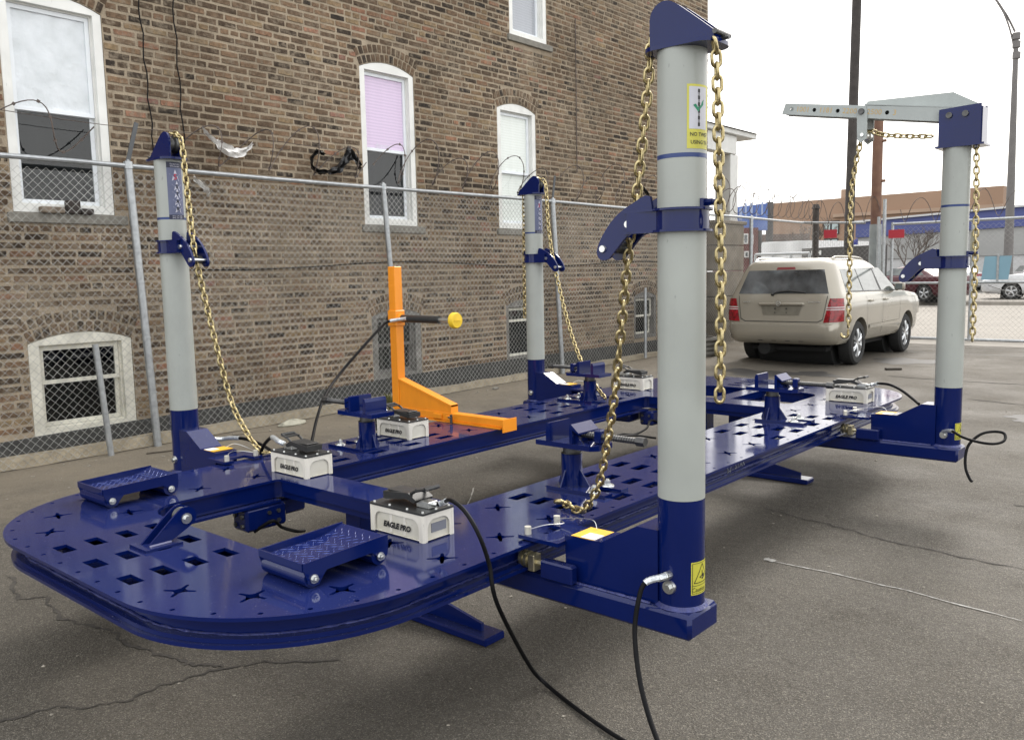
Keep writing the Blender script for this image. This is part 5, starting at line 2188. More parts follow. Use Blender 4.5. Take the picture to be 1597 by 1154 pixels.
# ------------------------------------------------------------------ roller steps
def step(x0, x1, y0, y1, label):
    t = thing('roller_step', label, 'step', ((x0 + x1) / 2, (y0 + y1) / 2, DZ), 'roller steps at the near end of the deck')
    z = DZ
    b = B()
    L = x1 - x0
    prof = [(.0, .085), (.0, .062), (.012, .028), (.012, .018), (.03, .006), (.055, .008), (.07, .03), (.085, .046), (L - .07, .050), (L - .05, .035), (L - .04, .012), (L - .02, .010), (L - .004, .03), (L, .05), (L, .096)]
    for yy in (y0, y1):
        b.plate(prof, .006, (x0, yy, z), (1, 0, 0), (0, 0, 1))
    b.box(x0 - .003, x0 + .003, y0 + .0035, y1 - .0035, z + .062, z + .085)
    puts('side_plate', b, BLUE, t, 0)
    b = B()
    b.cyl((x0 + .035, y0 + .0035, z + .032), (x0 + .035, y1 - .0035, z + .032), .0315, .0315, 28)
    b.cyl((x1 - .035, y0 + .0035, z + .032), (x1 - .035, y1 - .0035, z + .032), .0315, .0315, 28)
    puts('roller', b, BLUE, t)
    # tread plate, curling up at the back
    b = B()
    n = 16
    pr = []
    for i in range(n + 1):
        u = i / n
        x = x0 + .02 + (L - .024) * u
        zz = z + .066 + (0 if u < .62 else .026 * ((u - .62) / .38) ** 1.6)
        pr.append((x, zz))
    vs = []
    for dz in (0, -.005):
        for x, zz in pr:
            vs += [(x, y0 + .0035, zz + dz), (x, y1 - .0035, zz + dz)]
    m_ = 2 * (n + 1)
    fs = []
    for i in range(n):
        fs += [(2 * i, 2 * i + 2, 2 * i + 3, 2 * i + 1), (m_ + 2 * i, m_ + 2 * i + 1, m_ + 2 * i + 3, m_ + 2 * i + 2)]
        fs += [(2 * i, 2 * i + 2, m_ + 2 * i + 2, m_ + 2 * i), (2 * i + 1, 2 * i + 3, m_ + 2 * i + 3, m_ + 2 * i + 1)]
    fs += [(0, 1, m_ + 1, m_), (2 * n, 2 * n + 1, m_ + 2 * n + 1, m_ + 2 * n)]
    b.add(vs, fs)
    tr = put('tread_plate', b, BLUE, t)
    b = B()
    k = 0
    yy = y0 + .018
    while yy < y1 - .012:
        xx = x0 + .035 + (.016 if k % 2 else 0)
        j = 0
        while xx < x1 - .02:
            u = (xx - x0 - .02) / (L - .024)
            zz = z + .066 + (0 if u < .62 else .026 * ((u - .62) / .38) ** 1.6)
            a = pi / 4 if (j + k) % 2 else -pi / 4
            sl = 0 if u < .62 else -.026 * 1.6 * ((u - .62) / .38) ** .6 / (.38 * (L - .024))
            M = Matrix.Translation((xx, yy, zz)) @ Matrix.Rotation(math.atan(sl), 4, 'Y') @ Matrix.Rotation(a, 4, 'Z')
            b.add([M @ V(p) for p in ((-.013, 0, 0), (0, -.0016, 0), (.013, 0, 0), (0, .0016, 0), (-.006, 0, .0011), (.006, 0, .0011))],
                  [(0, 1, 4), (1, 5, 4), (1, 2, 5), (2, 3, 5), (3, 4, 5), (3, 0, 4)])
            xx += .030
            j += 1
        yy += .0185
        k += 1
    put('tread_bars', b, mat('worn_blue_bar', (.08, .11, .34), .2, .2, .2, 40), tr, 20, kind='stuff')
    b = B()
    for xx in (x0 + .035, x1 - .035):
        for yy, d in ((y0, -1), (y1, 1)):
            p = V((xx, yy + d * .0035, z + .030))
            b.cyl(p, p + V((0, d * .003, 0)), .0145, .0145, 16)
            b.cyl(p + V((0, d * .003, 0)), p + V((0, d * .013, 0)), .0105, .0105, 6)
            b.cyl(p + V((0, d * .013, 0)), p + V((0, d * .018, 0)), .006, .005, 10)
    puts('axle_nut', b, STEEL, t, 25)


step(.392, .728, -.812, -.572, 'blue roller step with diamond tread nearest the camera')
step(.430, .762, .655, .905, 'blue roller step at the left near corner of the deck')

# pulley bracket near the end plate
t = thing('pulley_bracket', 'small slanted blue bracket with a bolt on the near end plate', 'bracket', (.34, 0, DZ))
b = B()
b.plate([(.262, -.062), (.40, -.062), (.40, .03), (.33, .066), (.262, .066)], .009, (0, 0, DZ + .0047), (1, 0, 0), (0, 1, 0))
put('foot_plate', b, BLUE, t, 0)
b = B()
ol = smooth_closed([(.285, DZ + .0095), (.365, DZ + .0095), (.455, DZ + .055), (.475, DZ + .085), (.462, DZ + .115), (.43, DZ + .125), (.395, DZ + .105)], 4, keep=(0, 1))
for y in (-.026, .026):
    b.plate(ol, .008, (0, y, 0), (1, 0, 0), (0, 0, 1))
puts('cheek', b, BLUE, t, 30)
b = B()
b.cyl((.435, -.031, DZ + .082), (.435, -.034, DZ + .082), .020, .020, 20)
b.cyl((.435, -.034, DZ + .082), (.435, -.044, DZ + .082), .012, .012, 6)
b.cyl((.435, -.02, DZ + .082), (.435, .045, DZ + .082), .009, .009, 12)
put('bracket_bolt', b, STEEL, t, 25)
b = B()
b.lathe([(.01, -.018), (.032, -.018), (.026, -.006), (.026, .006), (.032, .018), (.01, .018)], (.435, 0, DZ + .085), 'y', 20)
put('pulley', b, DARKSTEEL, t)
b = B()
b.tube([(.29 + .08 * k / 10, -.033 + random.uniform(-.001, .001), DZ + .011) for k in range(11)], .0045, 6)
put('weld_seam', b, mat('pale_weld', (.22, .22, .36), .5), t)


# ------------------------------------------------------------------ orange push stand
def orange_stand():
    t = thing('push_stand', 'orange L-shaped push stand with a black ram standing on the far rail', 'stand', (2.82, 1.0, DZ))
    w = .034
    x0, x1 = 2.82 - w, 2.82 + w
    b = B()
    b.box(x0, x1, .47, 1.44, DZ + .012, DZ + .062, .003)
    b.box(x0 - .012, x1 + .012, .50, 1.40, DZ + .0015, DZ + .0115)
    put('base_bar', b, ORANGE, t, 0)
    b = B()
    b.box(x0 - .03, x1 + .03, .462, .4695, DZ - .012, DZ + .068)
    put('end_plate', b, ORANGE, t, 0)
    b = B()
    b.box(x0, x1, 1.445, 1.445 + .068, DZ + .012, 1.575, .004)
    put('upright', b, ORANGE, t, 0)
    b = B()
    b.plate([(1.4445, DZ + .0625), (1.4445, .812), (.945, .668), (.945, DZ + .0625)], .05, (2.82, 0, 0), (0, 1, 0), (0, 0, 1))
    b.plate([(1.444, .800), (1.444, .812), (.94, .668), (.94, .656)], .066, (2.82, 0, 0), (0, 1, 0), (0, 0, 1))
    b.plate([(.94, DZ + .0625), (.94, .667), (.946, .667), (.946, DZ + .0625)], .064, (2.82, 0, 0), (0, 1, 0), (0, 0, 1))
    puts('gusset', b, ORANGE, t, 0)
    b = B()
    b.box(x0 - .008, x1 + .008, 1.437, 1.521, 1.17, 1.278, .004)
    b.cyl((2.82, 1.437, 1.225), (2.82, 1.415, 1.225), .034, .03, 20)
    sl = put('slide_collar', b, ORANGE, t, 30)
    b = B()
    b.cyl((2.82, 1.416, 1.222), (2.82, 1.06, 1.219), .0255, .0255, 24)
    b.cyl((2.82, 1.53, 1.222), (2.82, 1.56, 1.222), .022, .022, 18)
    ram = put('ram', b, BLACKP, sl, 30)
    b = B()
    b.cyl((2.82, 1.06, 1.219), (2.82, .93, 1.218), .0125, .0125, 18)
    put('ram_rod', b, STEEL, ram, 30)
    b = B()
    b.lathe([(.0, .03), (.045, .03), (.052, .022), (.052, .0), (.047, -.012), (.0, -.016)], (2.82, .905, 1.218), 'y', 28, closed=False)
    b.box(2.82 - .03, 2.82 + .03, .8885 - .003, .8885, 1.2155, 1.2205)
    put('push_pad', b, YELLOW, ram, 30)
    b = B()
    b.box(x0 - .014, x0 - .0005, 1.02, 1.10, DZ + .018, DZ + .052, .003)
    b.box(x0 - .014, x0 - .0005, .93, .98, DZ + .012, DZ + .045, .003)
    hb = puts('clamp_lug', b, ORANGE, t, 0)
    b = B()
    b.cyl((x0 - .03, .91, DZ + .004), (x0 - .03, .91, DZ + .06), .009, .009, 10)
    b.cyl((x0 - .03, .91, DZ + .045), (x0 - .055, .91, DZ + .045), .006, .006, 8)
    put('clamp_bolt', b, DARKSTEEL, hb)


orange_stand()


# ================================================================== VEHICLES
class Car:
    """body stacked from rounded plan outlines; patches follow its surface"""

    def __init__(s, levels, X, Y, h):
        s.lv = levels
        s.M = Matrix.Translation((X, Y, 0)) @ Matrix.Rotation(h, 4, 'Z')

    def par(s, z):
        L = s.lv
        if z <= L[0][0]:
            return L[0][1:]
        for a, c in zip(L[:-1], L[1:]):
            if z <= c[0]:
                t = (z - a[0]) / (c[0] - a[0]) if c[0] > a[0] else 1
                return tuple(a[i] + (c[i] - a[i]) * t for i in range(1, 5))
        return L[-1][1:]

    def outline(s, p, n=5):
        xr, xf, hw, rc = p
        rf = min(rc * 2.2, hw * .9)
        pts = []
        for cx, cy, a, r in ((xf - rf, hw - rf, 0, rf), (xr + rc, hw - rc, pi / 2, rc), (xr + rc, -hw + rc, pi, rc), (xf - rf, -hw + rf, 3 * pi / 2, rf)):
            for i in range(n + 1):
                t = a + pi / 2 * i / n
                pts.append((cx + r * cos(t), cy + r * sin(t)))
        # subdivide the long sides
        out = []
        for i in range(len(pts)):
            out.append(pts[i])
            q_ = pts[(i + 1) % len(pts)]
            if i % (n + 1) == n:
                for k in range(1, 6):
                    out.append((pts[i][0] + (q_[0] - pts[i][0]) * k / 6, pts[i][1] + (q_[1] - pts[i][1]) * k / 6))
        return out

    def body(s):
        b = B()
        rings = [[(x, y, l[0]) for x, y in s.outline(l[1:])] for l in s.lv]
        n = min(len(r) for r in rings)
        rings = [r[:n] for r in rings]
        for r in rings:
            b.v += r
        for j in range(len(rings) - 1):
            for i in range(n):
                b.f.append((j * n + i, j * n + (i + 1) % n, (j + 1) * n + (i + 1) % n, (j + 1) * n + i))
                b.m.append(0)
        b.f += [tuple(range(n - 1, -1, -1)), tuple(range((len(rings) - 1) * n, len(rings) * n))]
        b.m += [0, 0]
        return b

    def surf(s, sd, q_, z, off):
        """sd: -1 right side/+1 left; q_: distance along the outline from the rear centre"""
        xr, xf, hw, rc = s.par(z)
        L1 = hw - rc
        L2 = rc * pi / 2
        if q_ < L1:
            p, n = (xr, q_), (-1, 0)
        elif q_ < L1 + L2:
            a = (q_ - L1) / rc
            p, n = (xr + rc - rc * cos(a), L1 + rc * sin(a)), (-cos(a), sin(a))
        else:
            p, n = (xr + rc + (q_ - L1 - L2), hw), (0, 1)
        return V((p[0] + n[0] * off, sd * (p[1] + n[1] * off), z))

    def q_of_x(s, x, z):
        xr, xf, hw, rc = s.par(z)
        return (hw - rc) + rc * pi / 2 + (x - xr - rc)

    def patch(s, b, sd, c, off=.004, nu=8, nv=5, byx=True, t=.0):
        """c: four (x or q, z) corners: bottom start, bottom end, top end, top start"""
        vs = []
        for j in range(nv + 1):
            v_ = j / nv
            for i in range(nu + 1):
                u_ = i / nu
                a = c[0][0] * (1 - u_) * (1 - v_) + c[1][0] * u_ * (1 - v_) + c[2][0] * u_ * v_ + c[3][0] * (1 - u_) * v_
                z = c[0][1] * (1 - u_) * (1 - v_) + c[1][1] * u_ * (1 - v_) + c[2][1] * u_ * v_ + c[3][1] * (1 - u_) * v_
                qq = s.q_of_x(a, z) if byx else abs(a)
                ss = sd if byx else (sd if a >= 0 else -sd)
                vs.append(s.surf(ss, qq, z, off))
        b.add(vs, [(j * (nu + 1) + i, j * (nu + 1) + i + 1, (j + 1) * (nu + 1) + i + 1, (j + 1) * (nu + 1) + i) for j in range(nv) for i in range(nu)])


def wheel(t, c, r, w, sd, M, spokes=5):
    """c wheel centre in car space, sd side"""
    b = B()
    b.lathe([(r * .66, -w / 2), (r * .9, -w / 2), (r * .985, -w * .36), (r, -w * .2), (r, w * .2), (r * .985, w * .36), (r * .9, w / 2), (r * .66, w / 2)], c, 'y', 32)
    wh = put('wheel', b, TYRE, t, 35, M=M)
    b = B()
    y = c[1] + sd * w * .40
    R_ = r * .66
    b.lathe([(R_, -w * .4), (R_ + .012, w * .5 * 0 + w * .42), (R_ - .02, w * .42), (R_ - .03, -w * .3)], c if sd > 0 else c, 'y', 32)
    b.cyl((c[0], y - sd * .02, c[2]), (c[0], y + sd * .012, c[2]), R_ * .26, R_ * .2, 16)
    for k in range(spokes):
        for dd in (-.11, .11):
            a = 2 * pi * k / spokes + pi / 2 + dd
            p0 = V((c[0] + R_ * .18 * cos(a), y, c[2] + R_ * .18 * sin(a)))
            p1 = V((c[0] + R_ * .97 * cos(a), y - sd * .006, c[2] + R_ * .97 * sin(a)))
            b.tube([p0, (p0 + p1) / 2 + V((0, sd * .012, 0)), p1], R_ * .075, 6)
    put('rim', b, RIM, wh, 35, M=M)
    b = B()
    b.cyl((c[0], c[1] - sd * w * .1, c[2]), (c[0], c[1] + sd * w * .12, c[2]), R_ * .98, R_ * .98, 24)
    put('brake_disc', b, DARKSTEEL, wh, 35, M=M)
    return wh


def cut_arches(me, centers, r, hw, M):
    """wheel arches cut from the body mesh"""
    o = bpy.data.objects.new('tmp', me)
    COL.objects.link(o)
    cs = []
    for cx, cz in centers:
        for sd in (-1, 1):
            b = B()
            b.cyl((cx, sd * (hw - .30), cz), (cx, sd * (hw + .2), cz), r, r, 36)
            c = bpy.data.objects.new('tmpc', b.mesh('c', DARK, 0))
            COL.objects.link(c)
            md = o.modifiers.new('b', 'BOOLEAN')
            md.operation = 'DIFFERENCE'
            md.object = c
            md.solver = 'EXACT'
            cs.append(c)
    dg = bpy.context.evaluated_depsgraph_get()
    dg.update()
    res = bpy.data.meshes.new_from_object(o.evaluated_get(dg))
    for c in cs + [o]:
        bpy.data.objects.remove(c)
    return res


def build_suv():
    X, Y = 12.42, 2.50
    lv = [(.35, -.78, 3.25, .72, .15), (.37, -.86, 3.38, .83, .18), (.44, -.93, 3.42, .875, .2), (.56, -.955, 3.44, .90, .22), (.66, -.95, 3.43, .905, .22), (.675, -.905, 3.43, .905, .16),
          (.85, -.885, 3.40, .915, .15), (.98, -.87, 3.30, .91, .15), (1.04, -.862, 3.12, .90, .15), (1.09, -.85, 2.60, .885, .15), (1.12, -.842, 2.22, .872, .15), (1.16, -.83, 2.08, .85, .15), (1.3, -.785, 1.83, .80, .15), (1.46, -.73, 1.54, .742, .15),
          (1.56, -.68, 1.35, .70, .16), (1.61, -.63, 1.22, .665, .17), (1.645, -.55, 1.08, .60, .18), (1.665, -.42, .90, .50, .2), (1.675, -.2, .6, .3, .15)]
    c = Car(lv, X, Y, radians(.3))
    M = c.M
    t = thing('suv', 'champagne coloured estate car parked with its rear to the camera', 'car', (X + 1.2, Y, 0))
    WB = 2.46
    me = c.body().mesh('body', CARB, 0)
    me = cut_arches(me, [(0, .345), (WB, .345)], .40, .9, M)
    me.materials.clear()
    me.materials.append(CARB)
    me.polygons.foreach_set('material_index', [0] * len(me.polygons))
    me.polygons.foreach_set('use_smooth', [True] * len(me.polygons))
    me.set_sharp_from_angle(angle=radians(38))
    bo = put('body', me, CARB, t, M=M)

    def P(name, mat_, fn, par=t, ang=40):
        b = B()
        fn(b)
        return put(name, b, mat_, par, ang, M=M, recalc=False)
    # rear window with its dark surround
    P('rear_window', CGLASS, lambda b: c.patch(b, 1, [(-.715, 1.13), (.715, 1.13), (.60, 1.49), (-.60, 1.49)], .004, 24, 6, False))
    P('side_window', CGLASS2, lambda b: c.patch(b, -1, [(-.50, 1.16), (.22, 1.15), (.17, 1.49), (-.46, 1.49)], .003, 8, 5))
    P('side_window', CGLASS2, lambda b: c.patch(b, -1, [(.26, 1.15), (1.02, 1.14), (.94, 1.50), (.21, 1.49)], .003, 8, 5))
    P('side_window', CGLASS2, lambda b: c.patch(b, -1, [(1.10, 1.14), (1.90, 1.12), (1.34, 1.50), (1.0, 1.50)], .003, 8, 5))
    P('side_window', CGLASS2, lambda b: [c.patch(b, 1, [(-.50, 1.16), (1.85, 1.12), (1.34, 1.50), (-.46, 1.49)], .003, 8, 5)])
    for nm, cs in (('window_seal', [(-.52, 1.145), (1.95, 1.105), (1.95, 1.12), (-.52, 1.16)]), ('window_seal', [(.222, 1.15), (.258, 1.15), (.208, 1.49), (.172, 1.49)]), ('window_seal', [(1.022, 1.14), (1.098, 1.14), (.998, 1.50), (.942, 1.50)])):
        P(nm, BLACKT, lambda b: c.patch(b, -1, cs, .0045, 12, 1))
    # lamps wrap the corner
    for sd in (-1, 1):
        P('tail_lamp', REDL, lambda b: c.patch(b, sd, [(.665, .70), (.99, .72), (.955, 1.06), (.745, 1.06)], .012, 12, 6, False))
        P('tail_lamp_lens', CLEARL, lambda b: [c.patch(b, sd, [(.70, .885), (.98, .89), (.975, .905), (.705, .90)], .015, 10, 1, False), c.patch(b, sd, [(.70, .918), (.975, .923), (.97, .938), (.705, .933)], .015, 10, 1, False)])
    # tailgate seam; licence recess is a flat patch with shade in its colour
    P('tailgate_seam', BLACKT, lambda b: [c.patch(b, 1, [(-.58, .700), (.58, .700), (.58, .712), (-.58, .712)], .003, 14, 1, False), c.patch(b, 1, [(-.655, .74), (-.645, .74), (-.70, 1.10), (-.71, 1.10)], .003, 2, 5, False), c.patch(b, 1, [(.645, .74), (.655, .74), (.71, 1.10), (.70, 1.10)], .003, 2, 5, False),
                                         c.patch(b, 1, [(-.655, .74), (-.58, .700), (-.575, .712), (-.645, .75)], .003, 2, 1, False), c.patch(b, 1, [(.58, .700), (.655, .74), (.645, .75), (.575, .712)], .003, 2, 1, False)])
    P('licence_recess_shade', mat('champagne_recess_shade', (.15, .138, .11), .35, .2), lambda b: c.patch(b, 1, [(-.28, .80), (.28, .80), (.33, .955), (-.33, .955)], .003, 6, 2, False))
    b = B()
    for yy in (-.09, .09):
        b.cyl((-.894, yy, .905), (-.90, yy, .905), .012, .012, 8)
        b.cyl((-.895, yy, .845), (-.90, yy, .845), .009, .009, 8)
    puts('recess_holes', b, BLACKT, t, M=M)
    b = B()
    for k in range(9):
        b.box(-.8985, -.895, -.44 - k * .021, -.44 - k * .021 + .014, 1.0 - .001, 1.014)
    for k in range(4):
        b.box(-.8985, -.895, .50 + k * .03, .50 + k * .03 + .02, .995, 1.015)
    put('chrome_letters', b, STEEL, t, 0, M=M, kind='stuff')
    b = B()
    b.box(-.915, -.868, -.36, .36, .955, .995, .012)
    put('tailgate_handle', b, CARB, t, 30, M=M)
    b = B()
    b.lathe([(.028, -.008), (.040, -.008), (.040, .0), (.028, .0)], (-.918, .03, .985), 'x', 18)
    b.lathe([(.012, -.008), (.020, -.008), (.020, .0), (.012, .0)], (-.918, .03, .99), 'x', 14)
    put('badge', b, STEEL, t, M=M)
    b = B()
    b.tube([(-.868, .14, 1.12), (-.858, .08, 1.155), (-.845, -.1, 1.175), (-.85, -.36, 1.15)], .012, 6)
    b.cyl((-.87, .15, 1.11), (-.85, .15, 1.13), .022, .022, 12)
    put('wiper', b, BLACKT, t, M=M)
    P('brake_light', mat('dull_red', (.22, .03, .035), .3), lambda b: c.patch(b, 1, [(-.15, 1.50), (.15, 1.50), (.14, 1.535), (-.14, 1.535)], .006, 6, 1, False))
    # bumper shadow line drawn in a darker colour, lower mouldings
    P('bumper_shadow_line', mat('champagne_shadow_line', (.25, .225, .175), .4), lambda b: c.patch(b, 1, [(-1.1, .452), (1.1, .452), (1.1, .462), (-1.1, .462)], .004, 26, 1, False))
    P('bumper_slot', BLACKT, lambda b: [c.patch(b, 1, [(yy - .035, .405), (yy + .035, .405), (yy + .04, .415), (yy - .04, .415)], .004, 2, 1, False) for yy in (-.33, -.12, .1, .32)])
    P('door_seam', BLACKT, lambda b: [c.patch(b, -1, [(.345, .35), (.352, .35), (.28, 1.14), (.273, 1.14)], .002, 1, 8), c.patch(b, -1, [(1.06, .35), (1.067, .35), (1.067, 1.14), (1.06, 1.14)], .002, 1, 8), c.patch(b, -1, [(1.98, .5), (1.987, .5), (1.99, 1.10), (1.983, 1.10)], .002, 1, 6)])
    P('door_moulding', CARB, lambda b: c.patch(b, -1, [(.42, .545), (2.0, .565), (2.0, .615), (.42, .60)], .014, 12, 2))
    P('sill_trim', mat('champagne_sill', (.30, .27, .21), .4), lambda b: c.patch(b, -1, [(.42, .335), (2.04, .335), (2.04, .375), (.42, .375)], .012, 12, 2))
    for x in (.40, 1.14):
        b = B()
        p = c.surf(-1, c.q_of_x(x + .05, .98), .985, .02)
        b.box(p.x - .08, p.x + .08, p.y - .012, p.y + .012, p.z - .018, p.z + .018, .008)
        put('door_handle', b, CARB, t, 40, M=M)
    b = B()
    m = c.surf(-1, c.q_of_x(1.72, 1.14), 1.18, .10)
    b.box(m.x - .05, m.x + .06, m.y - .10, m.y + .06, m.z - .065, m.z + .065, .025)
    put('door_mirror', b, mat('mirror_shell', (.35, .32, .26), .3), t, 60, M=M)
    b = B()
    b.box(m.x - .054, m.x - .051, m.y - .075, m.y + .035, m.z - .045, m.z + .045)
    put('mirror_glass', b, CGLASS2, t, 0, M=M)
    for sd in (-1, 1):
        b = B()
        pts = [(-.50, sd * .60, 1.62), (-.40, sd * .61, 1.668), (-.2, sd * .615, 1.685), (.7, sd * .59, 1.675), (.98, sd * .575, 1.64), (1.08, sd * .57, 1.60)]
        b.tube(smooth_pts(pts, 5), .014, 8)
        b.box(-.44, -.32, sd * .61 - .022, sd * .61 + .022, 1.60, 1.66, .01)
        put('roof_rail', b, STEEL if sd > 0 else CARB, t, 50, M=M)
    for cx_ in (0, WB):
        for sd in (-1, 1):
            wheel(t, (cx_, sd * .775, .345), .345, .215, sd, M, 6)
    b = B()
    b.box(-.6, 3.2, -.6, .6, .24, .3)
    b.cyl((-.8, .3, .28), (-.3, .3, .28), .1, .1, 12)
    b.cyl((-.2, -.62, .345), (.2, .0, .345), .06, .06, 8)
    for cx_ in (0, WB):
        b.cyl((cx_, -.60, .345), (cx_, .60, .345), .405, .405, 28)
    put('underbody', b, DARK, t, 0, M=M)
    return c


build_suv()


def simple_car(name, label, X, Y, h, paint, lv, WB, r=.32, rearglass=None, sides=None, lamps=None, group='cars across the street'):
    c = Car(lv, X, Y, h)
    M = c.M
    t = thing(name, label, 'car', (X, Y, .14), group)
    M = Matrix.Translation((0, 0, .14 if X > 35 else 0)) @ M
    me = c.body().mesh('body', paint, 0)
    hw = max(l[3] for l in lv)
    me = cut_arches(me, [(0, r), (WB, r)], r + .05, hw, M)
    me.materials.clear()
    me.materials.append(paint)
    me.polygons.foreach_set('material_index', [0] * len(me.polygons))
    me.polygons.foreach_set('use_smooth', [True] * len(me.polygons))
    me.set_sharp_from_angle(angle=radians(38))
    put('body', me, paint, t, M=M)
    for nm, mt, sd, cs, byx in (rearglass or []) + (sides or []) + (lamps or []):
        b = B()
        c.patch(b, sd, cs, .006, 10, 4, byx)
        put(nm, b, mt, t, 40, M=M, recalc=False)
    for cx_ in (0, WB):
        for sd in (-1, 1):
            wheel(t, (cx_, sd * (hw - .13), r), r, .2, sd, M, 5)
    b = B()
    for cx_ in (0, WB):
        b.cyl((cx_, -hw + .29, r), (cx_, hw - .29, r), r + .055, r + .055, 20)
    b.box(-.5, WB + .5, -hw + .3, hw - .3, .2, .3)
    put('underbody', b, DARK, t, 0, M=M)
    return t


SEDAN = [(.22, -.85, 3.55, .75, .15), (.32, -.98, 3.68, .87, .2), (.5, -1.02, 3.72, .91, .22), (.75, -1.02, 3.68, .92, .2), (.90, -1.0, 3.45, .91, .2), (.97, -.96, 2.9, .89, .2), (1.0, -.5, 2.35, .84, .2), (1.15, -.1, 2.0, .76, .2), (1.3, .25, 1.65, .68, .2), (1.37, .5, 1.4, .6, .2), (1.40, .75, 1.1, .4, .2)]
SW = [('side_window', CGLASS2, -1, [(.05, 1.03), (2.0, 1.03), (1.55, 1.31), (.42, 1.31)], True), ('side_window', CGLASS2, 1, [(.05, 1.03), (2.0, 1.03), (1.55, 1.31), (.42, 1.31)], True)]
RG = [('rear_window', CGLASS, 1, [(-.72, 1.02), (.72, 1.02), (.55, 1.30), (-.55, 1.30)], False)]
TL = [('tail_lamp', REDL, s_, [(.5, .80), (.98, .80), (.96, .93), (.5, .93)], False) for s_ in (-1, 1)] + [('number_plate', WHITE, 1, [(-.16, .50), (.16, .50), (.16, .64), (-.16, .64)], False)]
# maroon coupe seen from its rear quarter
simple_car('coupe', 'dark red coupe on the street behind the parked estate car', 35.35, 6.35, radians(70), REDCAR, SEDAN, 2.7, .33, RG, SW, TL)
simple_car('white_car', 'white hatchback nosing in beyond the gate at the right edge', 38.6, 1.7, radians(95), WHITECAR, SEDAN, 2.6, .32, RG, SW, TL)
simple_car('silver_car', 'silver car parked behind the blue board on the far lot', 46.5, 4.6, radians(20), SILVERCAR, SEDAN, 2.7, .33, RG, SW, TL)
simple_car('white_car', 'white car parked beyond the light pole on the far lot', 50.0, 8.9, radians(18), WHITECAR, SEDAN, 2.6, .32, RG, SW, TL)
simple_car('white_car', 'white car behind the red coupe on the far lot', 47.5, 12.5, radians(110), WHITECAR, SEDAN, 2.6, .32, RG, SW, TL)
simple_car('white_car', 'white car glimpsed left of the parked estate car', 33.5, 15.8, radians(10), WHITECAR, SEDAN, 2.6, .32, RG, SW, TL)


